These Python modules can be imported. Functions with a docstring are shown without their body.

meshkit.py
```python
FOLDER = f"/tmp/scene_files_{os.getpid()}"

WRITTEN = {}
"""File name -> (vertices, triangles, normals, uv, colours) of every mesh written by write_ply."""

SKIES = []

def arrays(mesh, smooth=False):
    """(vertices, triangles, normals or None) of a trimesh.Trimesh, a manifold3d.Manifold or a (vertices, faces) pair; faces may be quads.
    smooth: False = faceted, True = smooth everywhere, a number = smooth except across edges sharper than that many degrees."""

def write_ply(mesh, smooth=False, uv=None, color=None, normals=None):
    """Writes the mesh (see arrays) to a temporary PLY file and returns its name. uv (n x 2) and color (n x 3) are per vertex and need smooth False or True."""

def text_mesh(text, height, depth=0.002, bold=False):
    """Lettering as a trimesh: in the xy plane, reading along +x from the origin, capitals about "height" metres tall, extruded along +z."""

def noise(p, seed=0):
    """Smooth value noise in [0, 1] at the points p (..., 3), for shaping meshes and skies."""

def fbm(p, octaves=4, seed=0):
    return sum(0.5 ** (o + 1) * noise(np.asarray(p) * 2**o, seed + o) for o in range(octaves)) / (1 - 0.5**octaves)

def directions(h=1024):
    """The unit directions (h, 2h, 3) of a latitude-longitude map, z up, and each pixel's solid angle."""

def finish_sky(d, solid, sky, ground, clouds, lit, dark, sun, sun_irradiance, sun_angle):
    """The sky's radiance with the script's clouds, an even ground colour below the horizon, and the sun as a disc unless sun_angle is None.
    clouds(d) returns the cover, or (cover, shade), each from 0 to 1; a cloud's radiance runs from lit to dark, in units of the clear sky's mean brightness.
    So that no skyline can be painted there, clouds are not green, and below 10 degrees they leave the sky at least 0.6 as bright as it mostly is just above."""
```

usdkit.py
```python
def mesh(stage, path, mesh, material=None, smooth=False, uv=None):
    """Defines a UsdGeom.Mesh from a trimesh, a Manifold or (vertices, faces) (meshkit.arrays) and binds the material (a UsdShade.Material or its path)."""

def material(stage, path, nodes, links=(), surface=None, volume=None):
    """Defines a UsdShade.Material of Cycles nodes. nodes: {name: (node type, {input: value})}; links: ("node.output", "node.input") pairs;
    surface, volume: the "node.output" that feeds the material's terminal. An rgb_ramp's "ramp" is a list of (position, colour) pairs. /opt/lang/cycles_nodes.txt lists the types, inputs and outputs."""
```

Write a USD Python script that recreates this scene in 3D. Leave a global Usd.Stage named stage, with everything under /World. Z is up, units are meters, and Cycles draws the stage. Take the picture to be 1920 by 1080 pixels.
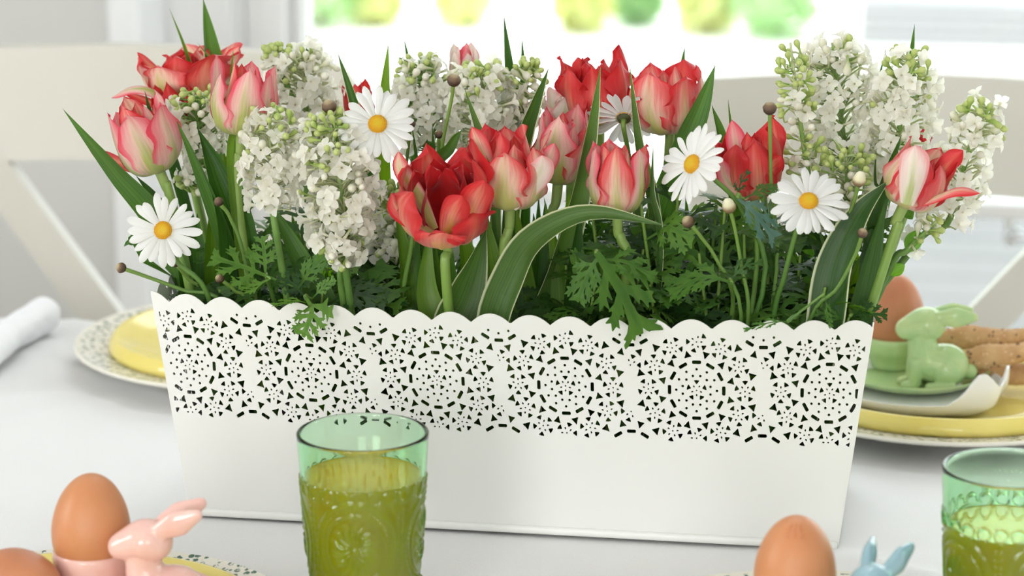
import math, random
import numpy as np
import trimesh
import manifold3d as m3
import shapely
from shapely.geometry import Polygon, Point, LineString, box as sbox
from shapely.ops import unary_union
from shapely import affinity
from pxr import Usd, UsdGeom, UsdLux, UsdShade, Sdf, Gf
import usdkit, meshkit

stage = Usd.Stage.CreateInMemory()
UsdGeom.SetStageUpAxis(stage, "Z")
UsdGeom.SetStageMetersPerUnit(stage, 1.0)
world = UsdGeom.Xform.Define(stage, "/World")
stage.SetDefaultPrim(world.GetPrim())
UsdGeom.Scope.Define(stage, "/World/Looks")

# ------------------------------------------------------------------ camera
T = 0.74                                   # table height
FPX, DCAM, HCAM, PITCH, CX = 5000.0, 1.5416, 0.5445, 0.2484, 0.0025
YAW = 0.1603                               # table, planter, chairs and room are turned this much to the camera
cam = UsdGeom.Camera.Define(stage, "/World/camera")
cam.CreateHorizontalApertureAttr(36.0)
cam.CreateFocalLengthAttr(36.0 * FPX / 1920)
cam.CreateClippingRangeAttr((0.05, 200.0))
cam.CreateFStopAttr(7.0)
cam.CreateFocusDistanceAttr(1.60)
cam.AddTranslateOp().Set(Gf.Vec3d(CX, -DCAM, HCAM + T))
cam.AddRotateXOp().Set(90.0 - math.degrees(PITCH))
cam.CreateExposureAttr(-0.2)

# ------------------------------------------------------------------ sky (a bright, evenly lit day)
dome = UsdLux.DomeLight.Define(stage, "/World/sky")
dome.CreateIntensityAttr(1.6)
dome.CreateColorAttr(Gf.Vec3f(0.93, 0.97, 1.0))
# ------------------------------------------------------------------ daylight in the room's other windows, as large area lights in their openings
CY, SY = math.cos(YAW), math.sin(YAW)
WINDOWS = {                                # centre (u, v, height), inward normal, width, height, brightness
    "roof_window": ((0.0, 0.90, 2.56), (0, 0, -1), 0.9, 0.34, 3.5),
    "left_window": ((-2.36, -1.0, 1.60), (1, 0, 0), 0.75, 1.0, 7),
    "right_window": ((2.31, 0.80, 1.10), (-1, 0, 0), 0.6, 1.5, 1.5),
    "rear_window": ((-0.95, -4.01, 1.55), (0, 1, 0), 1.0, 1.3, 10.5),
    "rear_window_001": ((0.95, -4.01, 1.55), (0, 1, 0), 1.0, 1.3, 3.5),
}


def daylight(name, c, n, w, h, level):
    r = UsdLux.RectLight.Define(stage, f"/World/daylight_{name}")
    r.CreateWidthAttr(w)
    r.CreateHeightAttr(h)
    r.CreateIntensityAttr(level)
    r.CreateColorAttr(Gf.Vec3f(1.0, 0.975, 0.935) if "rear" in name else Gf.Vec3f(0.91, 0.96, 1.0))
    to = lambda q: np.array([q[0] * CY + q[1] * SY, -q[0] * SY + q[1] * CY, q[2]])
    z = -to(n)
    x = to((1, 0, 0)) if abs(n[2]) > 0.9 else np.cross([0, 0, 1.0], z)
    y = np.cross(z, x)
    m = Gf.Matrix4d(*[float(t) for row in (x, y, z) for t in (*row, 0)], *map(float, to(c)), 1)
    r.AddTransformOp().Set(m)


for _name, _w in WINDOWS.items():
    daylight(_name, *_w)

# ------------------------------------------------------------------ helpers
CAM = np.array([CX, -DCAM, HCAM + T])
FWD = np.array([0, math.cos(PITCH), -math.sin(PITCH)])
UPV = np.array([0, math.sin(PITCH), math.cos(PITCH)])
RGT = np.array([1.0, 0, 0])


def W(u, v, z):
    """Room coordinates (u along the table, v away from the viewer, z above the table top) to the world."""
    return np.array([u * CY + v * SY, -u * SY + v * CY, z + T])


def Wm(p):
    p = np.asarray(p, float)
    return np.stack([p[..., 0] * CY + p[..., 1] * SY, -p[..., 0] * SY + p[..., 1] * CY, p[..., 2] + T], -1)


def at(px, py, v):
    """The point on the upright plane at room depth v which the photograph shows at a pixel."""
    d = FWD + (px - 960) / FPX * RGT - (py - 540) / FPX * UPV
    n = np.array([SY, CY, 0])
    return CAM + d * ((v - CAM @ n) / (d @ n))


def atz(px, py, z):
    d = FWD + (px - 960) / FPX * RGT - (py - 540) / FPX * UPV
    return CAM + d * ((z + T - CAM[2]) / d[2])


def px_m(p):
    """Metres that one pixel spans at a point."""
    return float((np.asarray(p) - CAM) @ FWD) / FPX


def nrm(v):
    v = np.asarray(v, float)
    return v / (np.linalg.norm(v) + 1e-12)


used = {}


def numbered(path):
    k = used.get(path, 0)
    used[path] = k + 1
    return path if k == 0 else f"{path}_{k:03d}"


def custom(prim, label=None, cat=None, group=None, kind=None):
    for k, t in (("label", label), ("category", cat), ("group", group), ("kind", kind)):
        if t:
            prim.SetCustomDataByKey(k, t)


GROUPS = {"tulip": "tulips in the flower box", "daisy": "white daisies in the flower box", "daisy_bud": "daisy buds in the flower box", "lilac_sprig": "lilac sprigs in the flower box",
          "marguerite_sprig": "cut leaves at the flower box rim", "marguerite_plant": "ferny foliage inside the flower box", "egg": "brown eggs on the table", "printed_plate": "green-flecked plates",
          "yellow_plate": "yellow plates", "rabbit_egg_cup": "rabbit egg cups", "tumbler": "green embossed tumblers", "juice": "juice in the tumblers", "bread_stick": "pile of bread sticks",
          "dining_chair": "chairs on the far side of the table", "garden_bush": "bushes outside the window"}


class Thing:
    def __init__(self, name, label, cat, loc=(0, 0, 0), group=None, kind=None):
        self.path = numbered("/World/" + name)
        self.loc = np.array(loc, float)
        x = UsdGeom.Xform.Define(stage, self.path)
        x.AddTranslateOp().Set(Gf.Vec3d(*map(float, self.loc)))
        custom(x.GetPrim(), label, cat, group or GROUPS.get(name), kind)

    def part(self, name, mesh, m, smooth=True, uv=None, label=None, kind=None, under=None):
        path = numbered((under or self.path) + "/" + name)
        v, f = geo(mesh)
        p = usdkit.mesh(stage, path, (v - self.loc, f), m, smooth, uv)
        custom(p.GetPrim(), label, None, None, kind)
        return path


def single(name, mesh, m, label, cat, smooth=True, uv=None, group=None, kind=None, loc=None):
    """A thing that is one mesh."""
    path = numbered("/World/" + name)
    v, f = geo(mesh)
    if loc is None:
        loc = np.array([*((v.min(0) + v.max(0)) / 2)[:2], v[:, 2].min()])
    p = usdkit.mesh(stage, path, (v - loc, f), m, smooth, uv)
    UsdGeom.Xformable(p).AddTranslateOp().Set(Gf.Vec3d(*map(float, loc)))
    custom(p.GetPrim(), label, cat, group or GROUPS.get(name), kind)
    return path


def structure(name, mesh, m, smooth=False, label=None, cat=None):
    path = numbered("/World/" + name)
    v, f = geo(mesh)
    p = usdkit.mesh(stage, path, (v, f), m, smooth)
    custom(p.GetPrim(), label, cat, None, "structure")
    return path


def geo(mesh):
    if hasattr(mesh, "to_mesh"):
        g = mesh.to_mesh()
        return np.array(g.vert_properties[:, :3], float), np.array(g.tri_verts, int)
    if isinstance(mesh, (tuple, list)):
        v, f = np.asarray(mesh[0], float), np.asarray(mesh[1], int)
        if f.shape[1] == 4:
            f = np.vstack([f[:, [0, 1, 2]], f[:, [0, 2, 3]]])
        return v, f
    return np.array(mesh.vertices, float), np.array(mesh.faces, int)


def join(*ms):
    vs, fs, n = [], [], 0
    for m in ms:
        v, f = geo(m)
        vs.append(v)
        fs.append(f + n)
        n += len(v)
    return np.vstack(vs), np.vstack(fs)


def grid_faces(n, m, wrap=False):
    i, j = np.meshgrid(np.arange(n - 1), np.arange(m if wrap else m - 1), indexing="ij")
    k = (j + 1) % m
    q = np.stack([i * m + j, i * m + k, (i + 1) * m + k, (i + 1) * m + j], -1).reshape(-1, 4)
    return np.vstack([q[:, [0, 1, 2]], q[:, [0, 2, 3]]])


def spline(pts, n=24):
    """Catmull-Rom curve through the points."""
    p = np.asarray(pts, float)
    if len(p) == 2:
        p = np.vstack([p[0], (p[0] + p[1]) / 2, p[1]])
    q = np.vstack([2 * p[0] - p[1], p, 2 * p[-1] - p[-2]])
    out = []
    s = np.linspace(0, len(p) - 1, n)
    for x in s:
        i = min(int(x), len(p) - 2)
        t = x - i
        a, b, c, d = q[i : i + 4]
        out.append(0.5 * (2 * b + (c - a) * t + (2 * a - 5 * b + 4 * c - d) * t * t + (3 * b - a - 3 * c + d) * t**3))
    return np.array(out)


def frames(p):
    t = np.gradient(p, axis=0)
    t /= np.linalg.norm(t, axis=1, keepdims=True) + 1e-12
    a = np.cross(t[0], [0.3, 0.2, 1.0] if abs(t[0][2]) < 0.9 else [1.0, 0, 0])
    a = nrm(a)
    A = []
    for k in range(len(p)):
        a = nrm(a - t[k] * (a @ t[k]))
        A.append(a)
    A = np.array(A)
    return t, A, np.cross(t, A)


def tube(pts, r, sides=8, n=None, caps=True):
    p = spline(pts, n) if n else np.asarray(pts, float)
    r = np.broadcast_to(np.interp(np.linspace(0, 1, len(p)), np.linspace(0, 1, np.size(r)), np.atleast_1d(r)), (len(p),))
    t, A, B = frames(p)
    ang = np.arange(sides) * 2 * np.pi / sides
    v = p[:, None] + r[:, None, None] * (np.cos(ang)[None, :, None] * A[:, None] + np.sin(ang)[None, :, None] * B[:, None])
    v = v.reshape(-1, 3)
    f = grid_faces(len(p), sides, True)
    if caps:
        v = np.vstack([v, p[0], p[-1]])
        a, b = len(v) - 2, len(v) - 1
        k = np.arange(sides)
        e = (len(p) - 1) * sides
        f = np.vstack([f, np.stack([np.full(sides, a), (k + 1) % sides, k], 1), np.stack([np.full(sides, b), e + k, e + (k + 1) % sides], 1)])
    return v, f


def lathe(profile, sides=48, loc=(0, 0, 0)):
    """Profile [(r, z)] round the z axis; a closed loop or from axis to axis."""
    pr = np.asarray(profile, float)
    ang = np.arange(sides) * 2 * np.pi / sides
    v = np.stack([pr[:, 0, None] * np.cos(ang), pr[:, 0, None] * np.sin(ang), np.repeat(pr[:, 1, None], sides, 1)], -1).reshape(-1, 3)
    return v + np.asarray(loc), grid_faces(len(pr), sides, True)


def smooth_profile(pts, n=60):
    return spline(np.asarray(pts, float), n)


def box(c, s, r=0.0, turn=True):
    """A box with centre c and size s in room coordinates (turned to the world), with rounded edges of radius r."""
    c, s = np.asarray(c, float), np.asarray(s, float)
    if r > 0:
        o = s / 2 - r
        pts = [m3.Manifold.sphere(r, 12).translate([float(x) for x in c + o * np.array(k)]) for k in np.ndindex(2, 2, 2) for k in [np.array(k) * 2 - 1]]
        v, f = geo(m3.Manifold.batch_hull(pts))
    else:
        b = trimesh.creation.box(s)
        v, f = np.array(b.vertices) + c, np.array(b.faces)
    return (Wm(v) if turn else v), f


def beam(a, b, w, d, up=(0, 1, 0)):
    """A bar from a to b (room coordinates), w wide and d deep along "up"."""
    a, b = np.asarray(a, float), np.asarray(b, float)
    t = nrm(b - a)
    n = nrm(np.asarray(up, float) - t * (np.asarray(up, float) @ t))
    s = np.cross(t, n)
    L = np.linalg.norm(b - a)
    m = trimesh.creation.box([1, 1, 1])
    v = np.array(m.vertices)
    v = (a + b) / 2 + v[:, :1] * L * t + v[:, 1:2] * w * s + v[:, 2:] * d * n
    return Wm(v), np.array(m.faces)


def rot_to(axis, spin=0.0):
    """A rotation whose z column is the axis."""
    z = nrm(axis)
    x = nrm(np.cross([0, 1, 0.01], z)) if abs(z[1]) < 0.95 else nrm(np.cross([1, 0, 0], z))
    y = np.cross(z, x)
    R = np.stack([x, y, z], 1)
    c, s = math.cos(spin), math.sin(spin)
    return R @ np.array([[c, -s, 0], [s, c, 0], [0, 0, 1.0]])


def camdir(r, u, f):
    """A direction given as right, up, towards the viewer."""
    return nrm(r * RGT + u * UPV - f * FWD)


# ------------------------------------------------------------------ materials
def L(name):
    return f"/World/Looks/{name}"


def mat(name, color, rough=0.5, noise=None, bump=None, **kw):
    """Principled; noise = (scale, colour2, amount 0..1), bump = (scale, distance)."""
    n = {"p": ("principled_bsdf", {"base_color": color, "roughness": rough, **kw}), "tc": ("texture_coordinate", {})}
    l = []
    if noise:
        n["nz"] = ("noise_texture", {"scale": noise[0], "detail": 4.0})
        n["rp"] = ("rgb_ramp", {"ramp": [(0.3, color), (0.7, noise[1])]})
        l += [("tc.object", "nz.vector"), ("nz.fac", "rp.fac"), ("rp.color", "p.base_color")]
    if bump:
        n["bn"] = ("noise_texture", {"scale": bump[0], "detail": 3.0})
        n["bp"] = ("bump", {"strength": 0.5, "distance": bump[1]})
        l += [("tc.object", "bn.vector"), ("bn.fac", "bp.height"), ("bp.normal", "p.normal")]
    return usdkit.material(stage, L(name), n, l, surface="p.BSDF")


def leaf_mat(name, dark, light, edge=None, trans=0.35, rough=0.42, streak=14.0, edge_at=0.86, tcol=None):
    """Leaf: uv.x runs across (0..1), uv.y from base to tip; long streaks, a pale edge, light passing through."""
    n = {
        "uv": ("texture_coordinate", {}),
        "sp": ("separate_xyz", {}),
        "mp": ("mapping", {"scale": (streak, 1.2, 1.0)}),
        "nz": ("noise_texture", {"scale": 1.6, "detail": 3.0}),
        "oi": ("object_info", {}),
        "ad": ("math", {"math_type": "multiply_add", "value2": 0.55, "value3": -0.27}),
        "sm": ("math", {"math_type": "add"}),
        "rp": ("rgb_ramp", {"ramp": [(0.25, dark), (0.78, light)]}),
        "p": ("principled_bsdf", {"roughness": rough, "specular_ior_level": 0.4}),
        "t": ("translucent_bsdf", {}),
        "mx": ("mix_closure", {"fac": trans}),
        "hs": ("hsv", {"hue": 0.485, "saturation": 1.15, "value": 1.5}),
    }
    l = [("uv.UV", "mp.vector"), ("mp.vector", "nz.vector"), ("oi.random", "ad.value1"), ("nz.fac", "sm.value1"), ("ad.value", "sm.value2"), ("sm.value", "rp.fac")]
    out = "rp.color"
    if edge:
        n["a1"] = ("math", {"math_type": "subtract", "value2": 0.5})
        n["a2"] = ("math", {"math_type": "absolute"})
        n["a3"] = ("map_range", {"from_min": edge_at / 2, "from_max": edge_at / 2 + 0.03, "clamp": True})
        n["em"] = ("mix_color", {"b": edge})
        l += [("uv.UV", "sp.vector"), ("sp.x", "a1.value1"), ("a1.value", "a2.value1"), ("a2.value", "a3.value"), ("a3.result", "em.fac"), ("rp.color", "em.a")]
        out = "em.result"
    l += [(out, "p.base_color"), (out, "hs.color"), ("hs.color", "t.color"), ("p.BSDF", "mx.closure1"), ("t.BSDF", "mx.closure2")]
    return usdkit.material(stage, L(name), n, l, surface="mx.closure")


def petal_mat(name, base, mid, hi, edge, streak, streak_amt=0.7, trans=0.3, lo=0.0):
    """Tulip petal: green-yellow base, pale middle, red rim, a green streak up the midrib."""
    n = {
        "uv": ("texture_coordinate", {}),
        "sp": ("separate_xyz", {}),
        "oi": ("object_info", {}),
        "mp": ("mapping", {"scale": (9.0, 1.4, 1.0)}),
        "ofs": ("vector_math", {"math_type": "add"}),
        "nz": ("noise_texture", {"scale": 1.3, "detail": 4.0}),
        "a1": ("math", {"math_type": "subtract", "value2": 0.5}),
        "a2": ("math", {"math_type": "absolute"}),
        "a25": ("math", {"math_type": "multiply", "value2": 2.0}),
        "a3": ("math", {"math_type": "power", "value2": 2.2}),
        "vs": ("math", {"math_type": "multiply", "value2": 0.62}),
        "a4": ("math", {"math_type": "multiply_add", "value2": 0.56}),
        "n1": ("math", {"math_type": "multiply_add", "value2": 0.62, "value3": -0.33 + lo}),
        "s1": ("math", {"math_type": "add"}),
        "r1": ("math", {"math_type": "multiply_add", "value2": 0.28, "value3": -0.14}),
        "s2": ("math", {"math_type": "add"}),
        "rp": ("rgb_ramp", {"ramp": [(0.0, base), (0.16, base), (0.35, mid), (0.58, hi), (0.87, edge)]}),
        "k1": ("map_range", {"from_min": 0.03, "from_max": 0.13, "to_min": 1.0, "to_max": 0.0, "clamp": True}),
        "k2": ("map_range", {"from_min": 0.25, "from_max": 0.98, "to_min": streak_amt, "to_max": 0.0, "clamp": True}),
        "k3": ("math", {"math_type": "multiply"}),
        "em": ("mix_color", {"b": streak}),
        "p": ("principled_bsdf", {"roughness": 0.45, "specular_ior_level": 0.35, "sheen_weight": 0.15}),
        "t": ("translucent_bsdf", {}),
        "mx": ("mix_closure", {"fac": trans}),
    }
    l = [("uv.UV", "mp.vector"), ("mp.vector", "ofs.vector1"), ("oi.location", "ofs.vector2"), ("ofs.vector", "nz.vector"), ("uv.UV", "sp.vector"),
         ("sp.x", "a1.value1"), ("a1.value", "a2.value1"), ("a2.value", "a25.value1"), ("a25.value", "a3.value1"), ("a3.value", "a4.value1"), ("sp.y", "vs.value1"), ("vs.value", "a4.value3"),
         ("nz.fac", "n1.value1"), ("a4.value", "s1.value1"), ("n1.value", "s1.value2"), ("oi.random", "r1.value1"), ("s1.value", "s2.value1"), ("r1.value", "s2.value2"), ("s2.value", "rp.fac"),
         ("a2.value", "k1.value"), ("sp.y", "k2.value"), ("k1.result", "k3.value1"), ("k2.result", "k3.value2"), ("k3.value", "em.fac"), ("rp.color", "em.a"),
         ("em.result", "p.base_color"), ("em.result", "t.color"), ("p.BSDF", "mx.closure1"), ("t.BSDF", "mx.closure2")]
    return usdkit.material(stage, L(name), n, l, surface="mx.closure")


def uv_ramp_mat(name, ramp, rough=0.5, trans=0.2, jitter=0.0):
    """Colour along uv.y, some light passing through."""
    n = {"uv": ("texture_coordinate", {}), "sp": ("separate_xyz", {}), "oi": ("object_info", {}), "j": ("math", {"math_type": "multiply_add", "value2": jitter, "value3": -jitter / 2}),
         "s": ("math", {"math_type": "add"}), "rp": ("rgb_ramp", {"ramp": ramp}), "p": ("principled_bsdf", {"roughness": rough}), "t": ("translucent_bsdf", {}), "mx": ("mix_closure", {"fac": trans})}
    l = [("uv.UV", "sp.vector"), ("oi.random", "j.value1"), ("sp.y", "s.value1"), ("j.value", "s.value2"), ("s.value", "rp.fac"), ("rp.color", "p.base_color"), ("rp.color", "t.color"),
         ("p.BSDF", "mx.closure1"), ("t.BSDF", "mx.closure2")]
    return usdkit.material(stage, L(name), n, l, surface="mx.closure")


M = {}
M["wall"] = mat("wall_paint", (0.61, 0.61, 0.595), 0.7, bump=(60, 0.0008))
M["wall_splay"] = mat("wall_reveal_paint", (0.83, 0.84, 0.85), 0.4)
M["frame"] = mat("window_white", (0.78, 0.78, 0.78), 0.35)
M["cabinet"] = mat("cabinet_white", (0.85, 0.85, 0.845), 0.4)
M["floorwood"] = mat("floor_wood", (0.74, 0.68, 0.60), 0.45, noise=(9, (0.66, 0.59, 0.5), 1))
M["ceiling"] = mat("ceiling_paint", (0.85, 0.85, 0.85), 0.8)
M["chair"] = mat("chair_cream", (0.60, 0.575, 0.505), 0.38)
M["cloth"] = mat("white_linen", (0.78, 0.775, 0.77), 0.85, bump=(900, 0.0004), sheen_weight=0.1)
M["napkin"] = mat("napkin_cotton", (0.87, 0.87, 0.89), 0.9, bump=(500, 0.0006))
M["table"] = mat("table_wood", (0.6, 0.52, 0.42), 0.5)
M["planter"] = mat("planter_enamel", (0.80, 0.80, 0.77), 0.32)
M["soil"] = mat("potting_soil", (0.035, 0.024, 0.016), 0.95, noise=(160, (0.07, 0.05, 0.03), 1), bump=(140, 0.004))
M["metal"] = mat("knob_chrome", (0.8, 0.82, 0.85), 0.12, metallic=1.0)
# stoneware
M["yellow"] = mat("yellow_glaze", (0.79, 0.65, 0.16), 0.12, noise=(18, (0.83, 0.71, 0.22), 1))
M["pink"] = mat("pink_glaze", (0.80, 0.46, 0.39), 0.08, noise=(60, (0.86, 0.56, 0.50), 1))
M["blue"] = mat("blue_glaze", (0.24, 0.41, 0.47), 0.06, noise=(70, (0.31, 0.48, 0.54), 1))
M["green"] = mat("green_glaze", (0.40, 0.60, 0.27), 0.1, noise=(70, (0.54, 0.66, 0.30), 1))
M["white_glaze"] = mat("white_glaze", (0.90, 0.895, 0.88), 0.14)


def plate_mat():
    """Cream stoneware with small dark green printed flecks round the rim (flat print)."""
    n = {"tc": ("texture_coordinate", {}), "sp": ("separate_xyz", {}), "ln": ("vector_math", {"math_type": "length"}), "fl": ("mapping", {"scale": (1, 1, 0)}),
         "vo": ("voronoi_texture", {"scale": 215.0, "feature": "f1", "randomness": 1.0}), "nz": ("noise_texture", {"scale": 330.0, "detail": 2.0}),
         "v2": ("map_range", {"from_min": 0.38, "from_max": 0.46, "to_min": 1.0, "to_max": 0.0, "clamp": True}),
         "n2": ("map_range", {"from_min": 0.42, "from_max": 0.47, "clamp": True}),
         "r1": ("map_range", {"from_min": 0.092, "from_max": 0.094, "clamp": True}), "r2": ("map_range", {"from_min": 0.130, "from_max": 0.132, "to_min": 1.0, "to_max": 0.0, "clamp": True}),
         "m1": ("math", {"math_type": "multiply"}), "m2": ("math", {"math_type": "multiply"}), "m3": ("math", {"math_type": "multiply"}),
         "mx": ("mix_color", {"a": (0.80, 0.77, 0.68), "b": (0.05, 0.12, 0.085)}), "p": ("principled_bsdf", {"roughness": 0.2})}
    l = [("tc.object", "fl.vector"), ("fl.vector", "ln.vector1"), ("fl.vector", "vo.vector"), ("fl.vector", "nz.vector"), ("vo.distance", "v2.value"), ("nz.fac", "n2.value"),
         ("ln.value", "r1.value"), ("ln.value", "r2.value"), ("v2.result", "m1.value1"), ("n2.result", "m1.value2"), ("r1.result", "m2.value1"), ("r2.result", "m2.value2"),
         ("m1.value", "m3.value1"), ("m2.value", "m3.value2"), ("m3.value", "mx.fac"), ("mx.result", "p.base_color")]
    return usdkit.material(stage, L("printed_stoneware"), n, l, surface="p.BSDF")


M["plate"] = plate_mat()


def egg_mat(name, a, b):
    n = {"tc": ("texture_coordinate", {}), "nz": ("noise_texture", {"scale": 35.0, "detail": 3.0}), "rp": ("rgb_ramp", {"ramp": [(0.35, a), (0.65, b)]}),
         "sp": ("noise_texture", {"scale": 420.0, "detail": 1.0}), "sr": ("map_range", {"from_min": 0.80, "from_max": 0.88, "clamp": True}), "mx": ("mix_color", {"b": (0.30, 0.11, 0.05)}),
         "bn": ("noise_texture", {"scale": 1500.0}), "bp": ("bump", {"strength": 0.15, "distance": 0.0004}),
         "p": ("principled_bsdf", {"roughness": 0.42, "specular_ior_level": 0.4, "subsurface_weight": 0.12, "subsurface_radius": (1, 0.35, 0.2), "subsurface_scale": 0.004})}
    l = [("tc.object", "nz.vector"), ("nz.fac", "rp.fac"), ("tc.object", "sp.vector"), ("sp.fac", "sr.value"), ("sr.result", "mx.fac"), ("rp.color", "mx.a"), ("mx.result", "p.base_color"),
         ("tc.object", "bn.vector"), ("bn.fac", "bp.height"), ("bp.normal", "p.normal")]
    return usdkit.material(stage, L(name), n, l, surface="p.BSDF")


M["egg"] = egg_mat("egg_shell_brown", (0.565, 0.235, 0.10), (0.61, 0.27, 0.122))
M["egg_dark"] = egg_mat("egg_shell_dark", (0.49, 0.19, 0.09), (0.54, 0.22, 0.105))
M["stamp"] = mat("egg_stamp_ink", (0.5, 0.1, 0.05), 0.6)
M["bread"] = mat("bread_crust", (0.50, 0.27, 0.11), 0.8, noise=(75, (0.66, 0.43, 0.21), 1), bump=(260, 0.002))
M["seed"] = mat("sesame_seed", (0.70, 0.50, 0.28), 0.6)
M["seed_dark"] = mat("dark_seed", (0.10, 0.055, 0.03), 0.6)
M["glass"] = usdkit.material(stage, L("green_glass"), {"p": ("principled_bsdf", {"base_color": (0.96, 0.99, 0.97), "roughness": 0.0, "ior": 1.46, "transmission_weight": 1.0}), "v": ("absorption_volume", {"color": (0.36, 0.90, 0.41), "density": 190.0})}, [], surface="p.BSDF", volume="v.volume")
M["juice"] = mat("orange_juice", (0.80, 0.42, 0.004), 0.06, noise=(45, (0.84, 0.48, 0.006), 1), specular_ior_level=0.5)
M["pane"] = usdkit.material(stage, L("window_glass"), {"t": ("transparent_bsdf", {"color": (0.97, 0.99, 0.98)}), "g": ("glossy_bsdf", {"color": (1, 1, 1), "roughness": 0.02}), "f": ("fresnel", {"IOR": 1.45}), "m": ("mix_closure", {})},
                            [("f.fac", "m.fac"), ("t.BSDF", "m.closure1"), ("g.BSDF", "m.closure2")], surface="m.closure")
# garden
M["terrace"] = mat("terrace_stone", (0.82, 0.81, 0.79), 0.8, noise=(3, (0.76, 0.75, 0.73), 1))
M["deck"] = mat("deck_wood", (0.20, 0.198, 0.195), 0.9, noise=(3, (0.175, 0.175, 0.172), 1), specular_ior_level=0.05)
M["lawn"] = mat("lawn_grass", (0.16, 0.36, 0.07), 0.9, noise=(14, (0.30, 0.48, 0.10), 1))
M["board"] = mat("bench_board", (0.29, 0.285, 0.285), 0.9)
M["bush"] = leaf_mat("bush_leaf", (0.26, 0.46, 0.20), (0.42, 0.60, 0.30), trans=0.4)
M["bush2"] = leaf_mat("bush_leaf_yellow", (0.52, 0.56, 0.22), (0.70, 0.72, 0.36), trans=0.4)
M["bark"] = mat("bush_bark", (0.20, 0.14, 0.09), 0.9)
# plants
PALE = (0.62, 0.66, 0.42)
M["leaf"] = leaf_mat("tulip_leaf", (0.022, 0.075, 0.012), (0.075, 0.175, 0.032), streak=16)
M["leaf_var"] = leaf_mat("tulip_leaf_edged", (0.030, 0.085, 0.017), (0.098, 0.19, 0.042), edge=PALE, streak=16)
M["leaf_light"] = leaf_mat("tulip_leaf_light", (0.070, 0.16, 0.016), (0.15, 0.28, 0.036), streak=16)
M["leaf_bright"] = leaf_mat("tulip_leaf_bright", (0.08, 0.26, 0.02), (0.16, 0.40, 0.03), edge=(0.75, 0.8, 0.65), trans=0.5, streak=8, edge_at=0.94)
M["fern"] = leaf_mat("marguerite_leaf", (0.014, 0.056, 0.008), (0.058, 0.15, 0.018), streak=6, trans=0.3, rough=0.5)
M["fern_light"] = leaf_mat("marguerite_leaf_light", (0.046, 0.135, 0.014), (0.11, 0.24, 0.03), streak=6, trans=0.3, rough=0.5)
M["fern_blue"] = leaf_mat("marguerite_leaf_blue", (0.06, 0.14, 0.10), (0.13, 0.24, 0.19), streak=6, trans=0.2, rough=0.4)
M["lilac_leaf"] = leaf_mat("lilac_leaf", (0.09, 0.25, 0.03), (0.18, 0.38, 0.05), streak=4, trans=0.4)
M["stem"] = uv_ramp_mat("tulip_stem", [(0, (0.20, 0.36, 0.06)), (1, (0.33, 0.45, 0.13))], 0.4, 0.1, 0.4)
M["stem_dark"] = uv_ramp_mat("flower_stem", [(0, (0.07, 0.19, 0.03)), (1, (0.20, 0.33, 0.06))], 0.45, 0.1, 0.5)
M["lilac_stem"] = uv_ramp_mat("lilac_stem", [(0, (0.09, 0.2, 0.035)), (0.75, (0.20, 0.36, 0.07)), (0.9, (0.55, 0.62, 0.32)), (1, (0.6, 0.65, 0.36))], 0.5, 0.1, 0.4)
M["petal_pink"] = petal_mat("tulip_petal_pink", (0.44, 0.50, 0.12), (0.82, 0.56, 0.47), (0.80, 0.27, 0.29), (0.76, 0.07, 0.115), (0.44, 0.50, 0.20), lo=-0.03)
M["petal_mixed"] = petal_mat("tulip_petal_mixed", (0.60, 0.58, 0.17), (0.86, 0.60, 0.46), (0.78, 0.17, 0.16), (0.66, 0.028, 0.036), (0.56, 0.60, 0.22))
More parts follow.
